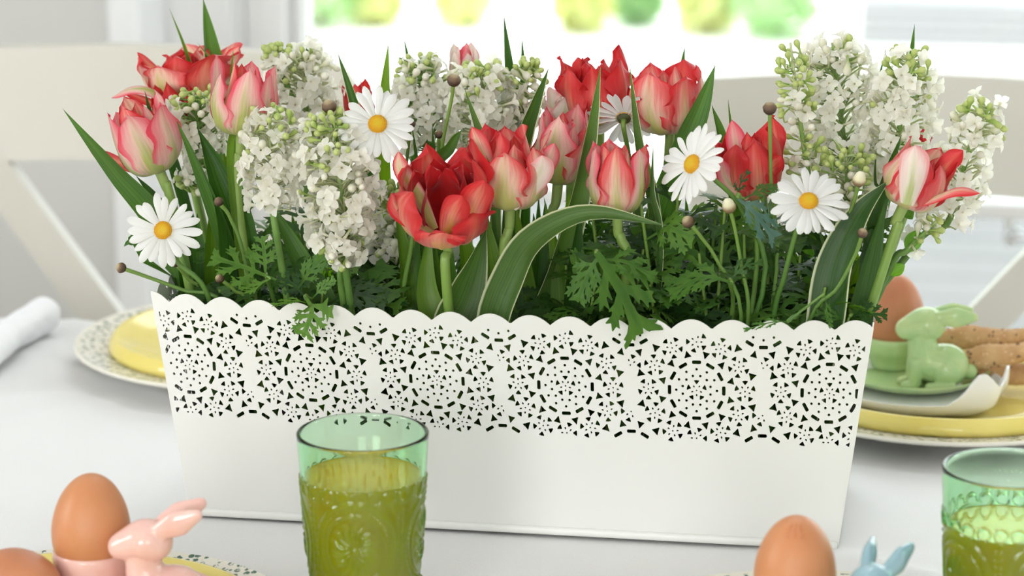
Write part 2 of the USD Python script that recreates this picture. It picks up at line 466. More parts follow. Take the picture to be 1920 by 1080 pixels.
M["petal_red"] = petal_mat("tulip_petal_red", (0.78, 0.50, 0.10), (0.80, 0.27, 0.20), (0.72, 0.06, 0.055), (0.60, 0.018, 0.022), (0.78, 0.50, 0.20), 0.25, lo=0.12)
M["petal_deep"] = petal_mat("tulip_petal_deep", (0.62, 0.18, 0.04), (0.60, 0.04, 0.035), (0.55, 0.016, 0.02), (0.52, 0.012, 0.016), (0.5, 0.05, 0.03), 0.1, lo=0.2)
M["petal_pale"] = petal_mat("tulip_petal_pale", (0.5, 0.58, 0.22), (0.82, 0.78, 0.66), (0.85, 0.70, 0.64), (0.80, 0.36, 0.36), (0.5, 0.56, 0.27))
M["floret"] = uv_ramp_mat("lilac_floret", [(0, (0.52, 0.58, 0.28)), (0.3, (0.84, 0.82, 0.66)), (0.55, (0.91, 0.89, 0.79)), (1, (0.93, 0.92, 0.86))], 0.5, 0.45, 0.10)
M["bud_white"] = uv_ramp_mat("lilac_bud_cream", [(0, (0.32, 0.45, 0.11)), (0.45, (0.72, 0.73, 0.48)), (1, (0.86, 0.84, 0.72))], 0.45, 0.2, 0.25)
M["bud_green"] = uv_ramp_mat("lilac_bud_green", [(0, (0.22, 0.40, 0.06)), (0.5, (0.42, 0.55, 0.14)), (1, (0.58, 0.66, 0.24))], 0.45, 0.2, 0.3)
M["ray"] = uv_ramp_mat("daisy_ray", [(0, (0.80, 0.79, 0.60)), (0.15, (0.87, 0.87, 0.84)), (1, (0.88, 0.88, 0.86))], 0.55, 0.25, 0.05)
M["disc"] = uv_ramp_mat("daisy_disc", [(0, (0.70, 0.52, 0.03)), (0.45, (0.78, 0.50, 0.015)), (1, (0.75, 0.36, 0.008))], 0.6, 0.1, 0.05)
M["calyx"] = mat("daisy_calyx", (0.06, 0.06, 0.025), 0.6, noise=(400, (0.10, 0.13, 0.04), 1))
M["budscale"] = uv_ramp_mat("marguerite_bud", [(0, (0.035, 0.022, 0.012)), (0.5, (0.085, 0.048, 0.028)), (0.8, (0.18, 0.11, 0.06)), (1, (0.46, 0.38, 0.22))], 0.6, 0.05, 0.3)
M["budopen"] = uv_ramp_mat("marguerite_bud_opening", [(0, (0.10, 0.07, 0.03)), (0.4, (0.30, 0.20, 0.10)), (0.6, (0.74, 0.70, 0.45)), (1, (0.84, 0.82, 0.6))], 0.6, 0.1, 0.1)

# ------------------------------------------------------------------ the room
def uv_at(px, py, v):
    p = at(px, py, v)
    return p[0] * CY - p[1] * SY, p[2] - T


def fbox(u0, u1, v0, v1, z0, z1, r=0.0):
    """A box from floor-based heights."""
    return box(((u0 + u1) / 2, (v0 + v1) / 2, (z0 + z1) / 2 - T), (u1 - u0, v1 - v0, z1 - z0), r)


VW = 1.29                                             # inner face of the window wall
VN = 1.16                                             # the wall left of the window stands this much nearer
U_REV = uv_at(215, 300, VN)[0]                        # its corner
U_FR = uv_at(458, 300, VW)[0]                         # left edge of the window frame
U_GL = uv_at(562, 300, VW)[0]                         # left edge of the glass
Z_SILL = uv_at(1850, 404, VW)[1] + T
UR, ZC = 2.3, 2.55
SK = (-0.45, 0.45, 0.73, 1.07)                           # the roof window over the table
structure("floor", fbox(-2.5, 2.5, -4.0, 1.45, -0.12, 0), M["floorwood"], label="pale wooden floor under the table", cat="floor")
structure("ceiling", join(fbox(-2.5, SK[0], -4.0, 1.45, ZC, ZC + 0.15), fbox(SK[1], 2.5, -4.0, 1.45, ZC, ZC + 0.15), fbox(SK[0], SK[1], -4.0, SK[2], ZC, ZC + 0.15), fbox(SK[0], SK[1], SK[3], 1.45, ZC, ZC + 0.15)), M["ceiling"], label="white ceiling with a roof window over the table", cat="ceiling")
wl = join(fbox(-2.45, U_REV, VN, 1.44, 0, ZC))
structure("wall_back", join(wl, fbox(U_FR, UR, VW, 1.44, 0, 0.08), fbox(U_FR, UR, VW, 1.44, 2.2, ZC)), M["wall"], label="white painted wall around the window", cat="wall")


def pierced(a0, a1, holes, at_):
    """A wall from a0 to a1 with window openings (from, to, sill, head); at_(x0, x1, z0, z1) makes a piece."""
    ms, x = [], a0
    for h0, h1, z0, z1 in holes:
        ms += [at_(x, h0, 0, ZC), at_(h0, h1, 0, z0), at_(h0, h1, z1, ZC)]
        x = h1
    return join(*ms, at_(x, a1, 0, ZC))


structure("wall_left", pierced(-4.0, 1.2, [(-1.375, -0.625, 1.10, 2.10)], lambda a, b, c, d: fbox(-2.5, -2.35, a, b, c, d)), M["wall"], label="white painted side wall with a window opening", cat="wall")
structure("wall_right", pierced(-4.0, 1.45, [(0.50, 1.10, 0.35, 1.85)], lambda a, b, c, d: fbox(2.3, 2.5, a, b, c, d)), M["wall"], label="white painted right wall with a tall window", cat="wall")
structure("wall_front", pierced(-2.5, 2.5, [(-1.45, -0.45, 0.90, 2.20), (0.45, 1.45, 0.90, 2.20)], lambda a, b, c, d: fbox(a, b, -4.15, -4.0, c, d)), M["wall"], label="white painted wall with two windows behind the viewer", cat="wall")
structure("trim_1", fbox(U_REV, U_REV + 0.0365, VN - 0.012, VW, 0, ZC, 0.006), M["wall_splay"], label="bright white corner trim beside the window", cat="trim")
structure("trim_2", fbox(U_REV + 0.036, U_FR, VW - 0.05, 1.44, 0, ZC), M["frame"], label="flat white casing between the corner trim and the window frame", cat="trim")
win = Thing("window_1", "large white framed window with bright garden behind the table", "window", W(U_FR, VW, Z_SILL - T), kind="structure")
Z0 = 0.08                                             # a tall glazed door with a crossbar; Z_SILL is the height of the bar
ZT = uv_at(1850, 386, VW)[1] + T
ZL = uv_at(1850, 413, VW)[1] + T
win.part("frame", fbox(U_FR, U_FR + 0.008, VW - 0.02, VW + 0.1, Z0, 2.2), M["frame"], smooth=False)
win.part("frame", fbox(U_FR + 0.008, U_GL - 0.012, VW - 0.012, VW + 0.1, Z0, 2.2, 0.004), M["frame"], smooth=30)
win.part("sash", fbox(U_GL - 0.012, U_GL, VW + 0.02, VW + 0.075, Z0, 2.2, 0.003), M["frame"], smooth=30)
win.part("frame", fbox(U_GL, UR, VW, VW + 0.1, 2.14, 2.2), M["frame"], smooth=False)
win.part("frame", fbox(U_GL, UR, VW, VW + 0.1, Z0, Z0 + 0.06), M["frame"], smooth=False)
win.part("crossbar", fbox(U_GL, UR, VW + 0.01, VW + 0.08, ZL, ZT, 0.003), M["frame"], smooth=30)
win.part("pane", fbox(U_GL, UR, VW + 0.045, VW + 0.05, ZT - 0.003, 2.14), M["pane"], smooth=False)
win.part("pane", fbox(U_GL, UR, VW + 0.045, VW + 0.05, Z0 + 0.06, ZL + 0.003), M["pane"], smooth=False)
lu, lz = uv_at(1906, 455, VW)
lt = win.part("latch", fbox(lu - 0.012, lu - 0.002, VW + 0.036, VW + 0.045, lz + T - 0.012, ZL + 0.004, 0.002), M["metal"], smooth=30, label="small chrome latch")
v, f = geo(trimesh.creation.icosphere(2, 0.008))
win.part("knob", (v * [1.2, 1.2, 0.9] + W(lu, VW + 0.03, lz), f), M["metal"], under=lt)

# ------------------------------------------------------------------ the garden
structure("ground", fbox(-14, 16, 1.5, 40, -0.2, -0.075), M["terrace"], label="sunlit pale stone terrace outside the window", cat="ground")
single("lawn", fbox(-16, 18, 9.2, 38, -0.058, -0.03), M["lawn"], "bright green lawn beyond the terrace", "grass", smooth=False, kind="stuff")
dk = Thing("terrace", "pale board terrace outside the glazed door", "terrace", W(0, 1.6, -T), kind="structure")
VD = 1.55
while VD < 8.9:
    wd = 0.185 if VD < 5.6 else 0.37
    dk.part("board", fbox(-3.0, 3.4 + 0.5 * VD, VD, VD + wd - 0.008, -0.075, -0.06), M["deck" if VD < 4.6 else "terrace"], smooth=False)
    VD += wd
rng = np.random.default_rng(11)


def leaf_cloud(c, r, n, size, rng):
    d = rng.normal(size=(n, 3))
    d /= np.linalg.norm(d, axis=1, keepdims=True)
    p = c + d * r * (0.55 + 0.5 * rng.random((n, 1)))
    vs, fs, uv = [], [], []
    for i in range(n):
        R = rot_to(d[i] + rng.normal(size=3) * 0.7, rng.random() * 6.28)
        s = size * (0.6 + 0.8 * rng.random())
        q = np.array([[0, -1, 0], [0.45, -0.1, 0.1], [0, 1, 0], [-0.45, -0.1, 0.1]]) * s
        vs.append(p[i] + q @ R.T)
        fs.append(np.array([[0, 1, 2], [0, 2, 3]]) + 4 * i)
        uv.append([[0.5, 0], [1, 0.5], [0.5, 1], [0, 0.5]])
    return (np.vstack(vs), np.vstack(fs)), np.vstack(uv)


GARDEN = [(592, 0.18, 7.1, "bush", "leafy green bush seen at the left edge of the window"), (706, 0.085, 7.15, "bush2", "small yellow-green bush second from the left outside the window"),
          (868, 0.095, 7.2, "bush2", "pale yellow-green bush outside, behind the middle of the flower box"), (1092, 0.10, 7.1, "bush2", "yellow-green bush outside, above the red ruffled tulip"),
          (1196, 0.085, 7.3, "bush", "small green bush outside, fifth from the left"), (1322, 0.10, 7.15, "bush2", "yellow-green bush outside, just left of the greenest one"),
          (1452, 0.15, 7.1, "bush", "greenest leafy bush, at the right end of the row outside")]
for px, r, v, m, lab in GARDEN:
    c = at(px, 62 - r / 1.73e-3, v)
    c[2] = -0.06 + r * 0.98
    g = Thing("garden_bush", lab, "bush", (c[0], c[1], -0.06), group=None)
    (msh, uv) = leaf_cloud(c, np.array([r * 1.02, r, r]), 520, 0.03, rng)
    g.part("foliage", msh, M[m], smooth=True, uv=uv, kind="stuff")
    for k in range(5):
        a = rng.random() * 6.28
        g.part("branch", tube([[c[0], c[1], -0.07], c + np.array([math.cos(a), math.sin(a), 0]) * r * 0.4 - [0, 0, r * 0.4], c + np.array([math.cos(a), math.sin(a), 0.4]) * r * 0.7], [0.008, 0.004], 6, 8), M["bark"])
st = Thing("garden_step", "wide low grey board step at the right of the garden", "step", W(4.4, 7.6, -0.06 - T))
for i in range(4):
    z0 = -0.06 + i * 0.036
    st.part("board", fbox(uv_at(1612, 40, 7.0)[0], 9.0, 7.0 + 0.004 * i, 7.9, z0, z0 + 0.033, 0.003), M["board"], smooth=30)

# ------------------------------------------------------------------ table and cloth
UT0, UT1, VT0, VT1 = -0.95, 0.95, -0.46, 0.445
tb = Thing("dining_table", "wooden dining table hidden under the white tablecloth", "table", W(0, 0, -T))
tb.part("tabletop", fbox(UT0 + 0.01, UT1 - 0.01, VT0 + 0.01, VT1 - 0.01, T - 0.034, T - 0.004), M["table"], smooth=False)
for su in (-1, 1):
    for sv in (VT0 + 0.07, VT1 - 0.07):
        tb.part("leg", fbox(su * 0.86 - 0.03, su * 0.86 + 0.03, sv - 0.03, sv + 0.03, 0, T - 0.034, 0.006), M["table"], smooth=30)


def cloth_mesh():
    drop, r = 0.2, 0.012
    def axis(a, b, n):
        s = np.linspace(a - drop, b + drop, n)
        pos, z = s.copy(), np.zeros(n)
        for i, x in enumerate(s):
            if x < a:
                pos[i], z[i] = a - min(a - x, r) * 0.7, -max(a - x - 0.3 * r, 0)
            if x > b:
                pos[i], z[i] = b + min(x - b, r) * 0.7, -max(x - b - 0.3 * r, 0)
        return s, pos, z
    su, pu, zu = axis(UT0, UT1, 260)
    sv, pv, zv = axis(VT0, VT1, 170)
    U, V = np.meshgrid(pu, pv)
    SU, SV = np.meshgrid(su, sv)
    Z = np.minimum(zu[None], zv[:, None])
    inside = np.exp(-np.maximum(0, -Z) * 40)
    n = meshkit.fbm(np.stack([SU * 5, SV * 9, 0 * SU], -1), 3, 3) - 0.5
    fold = 0
    for a, o, w, h in ((0.25, -0.52, 0.010, 0.0022), (0.12, 0.31, 0.012, 0.002), (1.35, 0.47, 0.012, 0.0045), (0.5, 0.09, 0.010, 0.0035), (-0.9, 0.40, 0.012, 0.002), (1.57, -0.42, 0.010, 0.0018)):
        dd = SU * math.sin(a) + SV * math.cos(a) - o
        fold = fold + h * np.exp(-(dd / w) ** 2) * (0.5 + meshkit.noise(np.stack([SU * 3, SV * 3, 0 * SU + a], -1), 5))
    Z = Z + inside * (n * 0.0016 + fold) + 0.0004
    U = U + (1 - inside) * 0.012 * np.sin(SV * 30) * np.sign(SU) * (np.abs(SU) > UT1)
    V = V + (1 - inside) * 0.012 * np.sin(SU * 26) * np.sign(SV) * (zv[:, None] < 0)
    return Wm(np.stack([U, V, Z - 0.002], -1)).reshape(-1, 3), grid_faces(*U.shape)


single("tablecloth", cloth_mesh(), M["cloth"], "white linen cloth with soft creases spread over the whole table", "tablecloth", smooth=True)


# ------------------------------------------------------------------ sheets with holes
def sheet(poly, th, fn, cell=0.012):
    """The flat polygon as a sheet of thickness th, cut into cells and laid on fn(x, y, t) -> 3-D."""
    x0, y0, x1, y1 = poly.bounds
    xs, ys = np.linspace(x0, x1, max(2, int((x1 - x0) / cell) + 2)), np.linspace(y0, y1, max(2, int((y1 - y0) / cell) + 2))
    shapely.prepare(poly)
    V, F, n = [], [], 0
    for i in range(len(xs) - 1):
        strip = poly.intersection(sbox(xs[i], y0 - 1, xs[i + 1], y1 + 1))
        for j in range(len(ys) - 1):
            c = strip.intersection(sbox(xs[i], ys[j], xs[i + 1], ys[j + 1]))
            for g in getattr(c, "geoms", [c]):
                if g.geom_type != "Polygon" or g.area < 1e-10:
                    continue
                v, f = trimesh.creation.triangulate_polygon(g, engine="earcut")
                V.append(v)
                F.append(np.asarray(f) + n)
                n += len(v)
    V, F = np.vstack(V), np.vstack(F)
    key, first, inv = np.unique(np.round(V, 6), axis=0, return_index=True, return_inverse=True)
    V, F = V[first], inv.reshape(-1)[F]
    F = F[(F[:, 0] != F[:, 1]) & (F[:, 1] != F[:, 2]) & (F[:, 0] != F[:, 2])]
    a, b, c = V[F[:, 0]], V[F[:, 1]], V[F[:, 2]]
    flip = ((b - a)[:, 0] * (c - a)[:, 1] - (b - a)[:, 1] * (c - a)[:, 0]) < 0
    F[flip] = F[flip][:, ::-1]
    e = np.vstack([F[:, [0, 1]], F[:, [1, 2]], F[:, [2, 0]]])
    es = {(x, y) for x, y in e}
    rim = np.array([(x, y) for x, y in e if (y, x) not in es])
    N = len(V)
    P = np.vstack([fn(V[:, 0], V[:, 1], th / 2), fn(V[:, 0], V[:, 1], -th / 2)])
    walls = np.vstack([np.stack([rim[:, 1], rim[:, 0], rim[:, 0] + N], 1), np.stack([rim[:, 1], rim[:, 0] + N, rim[:, 1] + N], 1)])
    return P, np.vstack([F, F[:, ::-1] + N, walls])


# ------------------------------------------------------------------ chairs
def chair(uc, vb, width, z_top, z_bot, label, braces):
    """A white cross-back chair with its back towards the viewer's far side: rail, two posts, two crossed braces, seat, legs."""
    t = Thing("dining_chair", label, "chair", W(uc, vb, -T))
    hw, h = width / 2, z_top - z_bot
    rr = 0.03
    poly = Polygon([(-hw, 0), (hw, 0), (hw, h), (-hw, h)]).buffer(-rr).buffer(rr, quad_segs=8)

    def fn(x, y, tt):
        return Wm(np.stack([uc + x, vb + tt + 0.018 * (1 - (x / hw) ** 2) + (y / h) * 0.012, z_bot + y + 0.008 * (1 - (x / hw) ** 2)], -1))

    t.part("top_rail", sheet(poly, 0.02, fn, 0.02), M["chair"], smooth=35)
    zs = 0.45 - T
    for s in (-1, 1):
        t.part("post", beam((uc + s * (hw - 0.03), vb + 0.006, -T), (uc + s * (hw - 0.03), vb + 0.012, z_bot + 0.03), 0.034, 0.024), M["chair"], smooth=False)
        t.part("leg", beam((uc + s * (hw - 0.04), vb - 0.40, -T), (uc + s * (hw - 0.05), vb - 0.39, zs - 0.02), 0.034, 0.034), M["chair"], smooth=False)
    t.part("seat", box((uc, vb - 0.2, zs), (width - 0.02, 0.42, 0.03), 0.012), M["chair"], smooth=35)
    t.part("lower_rail", beam((uc - hw + 0.03, vb + 0.006, zs + 0.07), (uc + hw - 0.03, vb + 0.006, zs + 0.07), 0.04, 0.02), M["chair"], smooth=False)
    for i, (a, b) in enumerate(braces):
        t.part("brace", beam((a[0], vb + 0.008 + 0.013 * i, a[1]), (b[0], vb + 0.008 + 0.013 * i, b[1]), 0.034, 0.014), M["chair"], smooth=False)
    return t


VB = 0.64
ur, z1 = uv_at(672, 160, VB)
ul = ur - 0.385
zt, zb = uv_at(250, 111, VB)[1], uv_at(150, 318, VB)[1]
b0, b1 = uv_at(-35, 315, VB), uv_at(178, 595, VB)
k = (b1[0] - b0[0]) / (b1[1] - b0[1])
zl = -0.26
chair((ul + ur) / 2, VB, ur - ul, zt, zb, "cream-white cross-back chair behind the left place setting", [((b0[0], b0[1] + 0.01), (b0[0] + k * (zl - b0[1]), zl)), ((ul + ur - b0[0] + 0.02, b0[1] + 0.01), (ul + ur - b0[0] + 0.02 - k * (zl - b0[1]), zl))])
VB2 = 0.64
ul2, _ = uv_at(1268, 160, VB2)
ur2 = ul2 + 0.40
zt2, zb2 = uv_at(1700, 158, VB2)[1] - 0.003, uv_at(1850, 386, VB2)[1]
c0, c1 = uv_at(1800, 655, VB2), uv_at(1950, 500, VB2)
k2 = (c1[0] - c0[0]) / (c1[1] - c0[1])
zu = zb2 + 0.01
e0 = (c0[0] + k2 * (zu - c0[1]), zu)
e1 = (c0[0] + k2 * (zl - c0[1]), zl)
chair((ul2 + ur2) / 2, VB2, ur2 - ul2, zt2, zb2, "cream-white cross-back chair behind the right place setting", [(e0, e1), ((ul2 + ur2 - e0[0], zu), (ul2 + ur2 - e1[0], zl))])

# ------------------------------------------------------------------ the planter
LT, LB, HP, FL, BULGE, WT = 0.4344, 0.400, 0.1458, 0.0113, 0.0205, 0.150
NS = 18.45
PS = LT / NS


def scallop_top(x, off):
    q = ((x + LT / 2 + off) / PS + 0.5) % 1.0 - 0.5
    return HP - 0.0062 * np.abs(2 * q) ** 2.0


def holes_for(cx0, cz, n0, n1, rx, ry):
    """The lace pattern: rows of round medallions with rosettes, triangles, dashes and dots, as flat polygons round their centres."""
    out = []

    cells = {}

    def put(shape, x, y, rad):
        kx, ky = int(x // 0.006), int(y // 0.006)
        for i in (-1, 0, 1):
            for j in (-1, 0, 1):
                for a, b, r in cells.get((kx + i, ky + j), ()):
                    if (a - x) ** 2 + (b - y) ** 2 < (r + rad) ** 2:
                        return
        cells.setdefault((kx, ky), []).append((x, y, rad))
        out.append((x, y, shape))

    def blob(ang, pts, cx, cy, r):
        c, s = math.cos(ang), math.sin(ang)
        return Polygon([(cx + rx * (c * (r + a) - s * b), cy + ry * (s * (r + a) + c * b)) for a, b in pts])

    def tri(s, inward=False):
        k = -1 if inward else 1
        return [(k * a, b) for a, b in ((s, 0.08 * s), (0.1 * s, 0.51 * s), (-0.55 * s, 0.92 * s), (-0.72 * s, 0.80 * s), (-0.66 * s, 0), (-0.72 * s, -0.80 * s), (-0.55 * s, -0.92 * s), (0.1 * s, -0.51 * s), (s, -0.08 * s))]

    def fan(s):
        return [(0.84 * s * a, 0.84 * s * b) for a, b in ((-0.085, 0.018), (-0.01, 0.075), (0.045, 0.118), (0.075, 0.105), (0.088, 0.0), (0.075, -0.105), (0.045, -0.118), (-0.01, -0.075), (-0.085, -0.018))]

    def oval(a, b, n=8):
        return [(a * math.cos(2 * math.pi * i / n), b * math.sin(2 * math.pi * i / n)) for i in range(n)]

    def dash(l, w):
        return [(w * x, l * y) for x, y in ((-1, -0.8), (-0.6, -1), (0.6, -1), (1, -0.8), (1, 0.8), (0.6, 1), (-0.6, 1), (-1, 0.8))]

    def rosette(cx, cy, sc, a0, upto=5):
        for i in range(upto):
            a = a0 + i * 2 * math.pi / 5
            put(blob(a, fan(sc), cx, cy, 0.295 * sc), cx + rx * 0.275 * sc * math.cos(a), cy + ry * 0.275 * sc * math.sin(a), 0.0009)
            a += math.pi / 5
            put(blob(a, oval(0.046 * sc, 0.030 * sc, 6), cx, cy, 0.17 * sc), cx + rx * 0.17 * sc * math.cos(a), cy + ry * 0.17 * sc * math.sin(a), 0.0004)
        put(blob(0, oval(0.03 * sc, 0.03 * sc, 6), cx, cy, 0), cx, cy, 0.0004)

    dx = 4.87 * rx
    rows = [[(cx0 + dx * i, cz) for i in range(n0, n1)], [(cx0 + dx * (i + 0.5), cz + s * 2.56 * ry) for i in range(n0 - 1, n1) for s in (-1, 1)]]
    for row in rows:
        for cx, cy in row:
            rosette(cx, cy, 1.0, math.pi / 2)
            for i in range(12):
                a = i * math.pi / 6 + math.pi / 2
                put(blob(a, oval(0.050, 0.050), cx, cy, 0.75), cx + rx * 0.75 * math.cos(a), cy + ry * 0.75 * math.sin(a), 0.0006)
                put(blob(a + math.pi / 12, oval(0.050, 0.050), cx, cy, 0.53), cx + rx * 0.53 * math.cos(a + math.pi / 12), cy + ry * 0.53 * math.sin(a + math.pi / 12), 0.0006)
                put(blob(a, dash(0.165, 0.064), cx, cy, 1.0), cx + rx * math.cos(a), cy + ry * math.sin(a), 0.0016)
    for row in rows:
        for cx, cy in row:
            for i in range(12):
                a = i * math.pi / 6 + math.pi / 12
                put(blob(a, tri(0.145, i % 2 == 0), cx, cy, 1.30), cx + rx * 1.3 * math.cos(a), cy + ry * 1.3 * math.sin(a), 0.0022)
            for i in range(12):
                a = i * math.pi / 6
                x, y = cx + rx * 1.78 * math.cos(a), cy + ry * 1.72 * math.sin(a)
                if all((t[0] - x) ** 2 / rx**2 + (t[1] - y) ** 2 / ry**2 > 0.36 for t in ros):
                    ros.append((x, y))
                    rosette(x, y, 1.05, math.pi / 2 + a, 5 if row is rows[0] else 2)
            for i in range(12):
                a = i * math.pi / 6 + math.pi / 12
                put(blob(a, tri(0.155, i % 2 == 1), cx, cy, 2.12), cx + rx * 2.12 * math.cos(a), cy + ry * 2.12 * math.sin(a), 0.0024)
    return out


ros = []
mc = [uv_at(px, py, -0.012 - 0.02 * 0.6) for px, py in ((566, 702), (815, 720), (1065, 730), (1312, 735))]
MX = float(np.mean([m[0] - i * 0.0775 for i, m in enumerate(mc)]))
MZ = float(np.mean([m[1] for m in mc]))
RXP, RYP = 0.0775 / 4.87, 0.0182
ZBAND = MZ - 0.0325


def front_fn(sign, x, y, t):
    """Front (sign -1) or back (+1) face: flared, bowed outwards along the top."""
    k = y / HP
    out = FL * k + BULGE * k**1.4 * np.clip(1 - (2 * x / LT) ** 2, 0, 1) * (1.0 if sign < 0 else 0.25) + t
    return Wm(np.stack([x, (0 if sign < 0 else WT - 2 * FL) + sign * out, y], -1))


def panel_poly(l0, l1, off, zmin, pattern, margin=0.0045):
    n = 400
    k = np.linspace(0, 1, n)
    xs = np.linspace(-l1 / 2, l1 / 2, n)
    top = [(x, float(scallop_top(np.array(x), off))) for x in xs]
    poly = Polygon([(l0 / 2, 0), (l1 / 2, top[-1][1])] + top[::-1][1:] + [(-l0 / 2, 0)]).buffer(0).simplify(0.00006)
    keep = []
    inner = poly.buffer(-0.003)
    for x, y, s in pattern:
        if y < zmin or y > HP - 0.0062 - margin or not inner.contains(Point(x, y)):
            continue
        keep.append(s)
    hole = unary_union([s.buffer(0) for s in keep]).intersection(inner)
    return poly.difference(hole)


PAT = holes_for(MX, MZ, -2, 6, RXP, RYP)
pl = Thing("flower_box", "long white metal flower box with a scalloped lace-pattern rim, full of flowers", "planter", W(0, 0.065, 0))
fp = panel_poly(LB, LT, 0.0, ZBAND, PAT)
pl.part("front_panel", sheet(fp, 0.0009, lambda x, y, t: front_fn(-1, x, y, t)), M["planter"], smooth=25)
pl.part("back_panel", sheet(fp, 0.0009, lambda x, y, t: front_fn(1, x, y, t)), M["planter"], smooth=25)


def end_fn(sign, x, y, t):
    k = y / HP
    return Wm(np.stack([sign * (LB / 2 + (LT - LB) / 2 * k + t), (WT - 2 * FL) / 2 + x, y], -1))


ep = panel_poly(WT - 2 * FL, WT, 0.004, ZBAND, [q for q in PAT if abs(q[0]) < WT / 2])
for s in (-1, 1):
    pl.part("end_panel", sheet(ep, 0.0009, lambda x, y, t, s=s: end_fn(s, x, y, t)), M["planter"], smooth=25)
pl.part("bottom", box((0, (WT - 2 * FL) / 2, 0.0022), (LB - 0.002, WT - 2 * FL - 0.002, 0.0012)), M["planter"], smooth=False)
for yv in (-0.0012, WT - 2 * FL + 0.0012):
    pl.part("base_rim", box((0, yv, 0.0028), (LB, 0.0056, 0.0050), 0.0019), M["planter"], smooth=35)
single("potting_soil", (lambda m: (Wm(np.array(m.vertices) * [LB - 0.010, WT - 2 * FL - 0.014, 0.039] + [0, (WT - 2 * FL) / 2, 0.0235]), np.array(m.faces)))(trimesh.creation.box([1, 1, 1]).subdivide().subdivide().subdivide()),
       M["soil"], "dark potting soil filling the flower box under the stems", "soil", smooth=False, kind="stuff")
ZSOIL = 0.0435

# ------------------------------------------------------------------ tableware
def plate_profile(R, kind):
    if kind == "printed":
        top = [(0.0, 0.0065), (0.55 * R, 0.0065), (0.66 * R, 0.0085), (0.8 * R, 0.0125), (0.95 * R, 0.0165), (0.992 * R, 0.0178)]
        und = [(R, 0.0165), (0.985 * R, 0.0145), (0.9 * R, 0.0105), (0.75 * R, 0.0065), (0.62 * R, 0.003), (0.58 * R, 0.0), (0.54 * R, 0.0), (0.53 * R, 0.0025), (0.0, 0.0028)]
    elif kind == "dish":
        top = [(0.0, 0.008), (0.5 * R, 0.008), (0.72 * R, 0.0095), (0.86 * R, 0.0145), (0.935 * R, 0.0172), (0.965 * R, 0.0168)]
        und = [(0.99 * R, 0.0135), (R, 0.0095), (0.985 * R, 0.006), (0.93 * R, 0.003), (0.8 * R, 0.0012), (0.66 * R, 0.0), (0.6 * R, 0.0), (0.58 * R, 0.001), (0.0, 0.0012)]
    else:
        top = [(0.0, 0.0035), (0.6 * R, 0.0036), (0.84 * R, 0.006), (0.97 * R, 0.0105)]
        und = [(R, 0.0105), (0.97 * R, 0.0085), (0.82 * R, 0.0035), (0.62 * R, 0.0004), (0.55 * R, 0.0), (0.5 * R, 0.0008), (0.0, 0.0008)]
    a, b = spline([(x, 0, z) for x, z in top], 26)[:, [0, 2]], spline([(x, 0, z) for x, z in und], 30)[:, [0, 2]]
    a[:, 0] = np.maximum(a[:, 0], 0)
    b[:, 0] = np.maximum(b[:, 0], 0)
    return np.vstack([b[::-1], a[::-1]])


def plate(name, R, kind, c, m, label, cat="plate", wob=0.0):
    v, f = lathe(plate_profile(R, kind), 96)
    if wob:
        a = np.arctan2(v[:, 1], v[:, 0])
        rr = np.hypot(v[:, 0], v[:, 1]) / R
        v[:, 2] += rr**3 * wob * np.sin(3 * a + 0.7)
    c = np.asarray(c, float)
    return single(name, (v + c, f), M[m], label, cat, smooth=40, loc=c)


def on_table(px, py, z=0.0):
    p = atz(px, py, z)
    return np.array([p[0], p[1], T])


PL = on_table(480, 648, 0.012)          # left place behind the box
PR = on_table(1765, 738, 0.012)         # right place behind the box
PF = on_table(128, 1172, 0.02)          # near left place
PB = on_table(1540, 1230, 0.02)         # near right place, below the frame
for c, w in ((PL, "behind the left end of the flower box"), (PR, "under the green rabbit at the right"), (PF, "at the near left under the pink rabbit"), (PB, "at the near right under the blue rabbit")):
    plate("printed_plate", 0.135 if c is not PF else 0.128, "printed", c + [0, 0, 0.0005], "plate", f"cream plate with green-flecked rim {w}")
ZY = 0.0072
for c, w in ((PL, "behind the left end of the flower box, with a bright glint"), (PR, "at the right, carrying the green rabbit egg cup"), (PF, "at the near left, carrying two brown eggs"), (PB, "at the near right, carrying the blue rabbit egg cup")):
    plate("yellow_plate", 0.109, "dish", c + [0, 0, ZY], "yellow", f"glossy yellow plate {w}", wob=0.0006)


def egg(c, axis, m, label, L=0.0575, R=0.0217):
    t = np.linspace(-1, 1, 40)
    th = (t + 1) / 2 * np.pi
    z = -np.cos(th)
    r = R * np.sin(th) * (1 - 0.13 * z) * (1 + 0.02 * np.cos(2 * th))
    v, f = lathe(np.c_[np.maximum(r, 1e-6), z * L / 2], 48)
    v = v @ rot_to(axis).T
    return single("egg", (v + np.asarray(c), f), M[m], label, "egg", smooth=True, loc=np.asarray(c, float))


def at_depth(px, py, d):
    return CAM + d * (FWD + (px - 960) / FPX * RGT - (py - 540) / FPX * UPV)


def hull(*balls):
    return m3.Manifold.batch_hull([m3.Manifold.sphere(r, 20).scale([sx, sy, sz]).translate([x, y, z]) for x, y, z, r, sx, sy, sz in [(b + (1, 1, 1))[:7] for b in balls]])


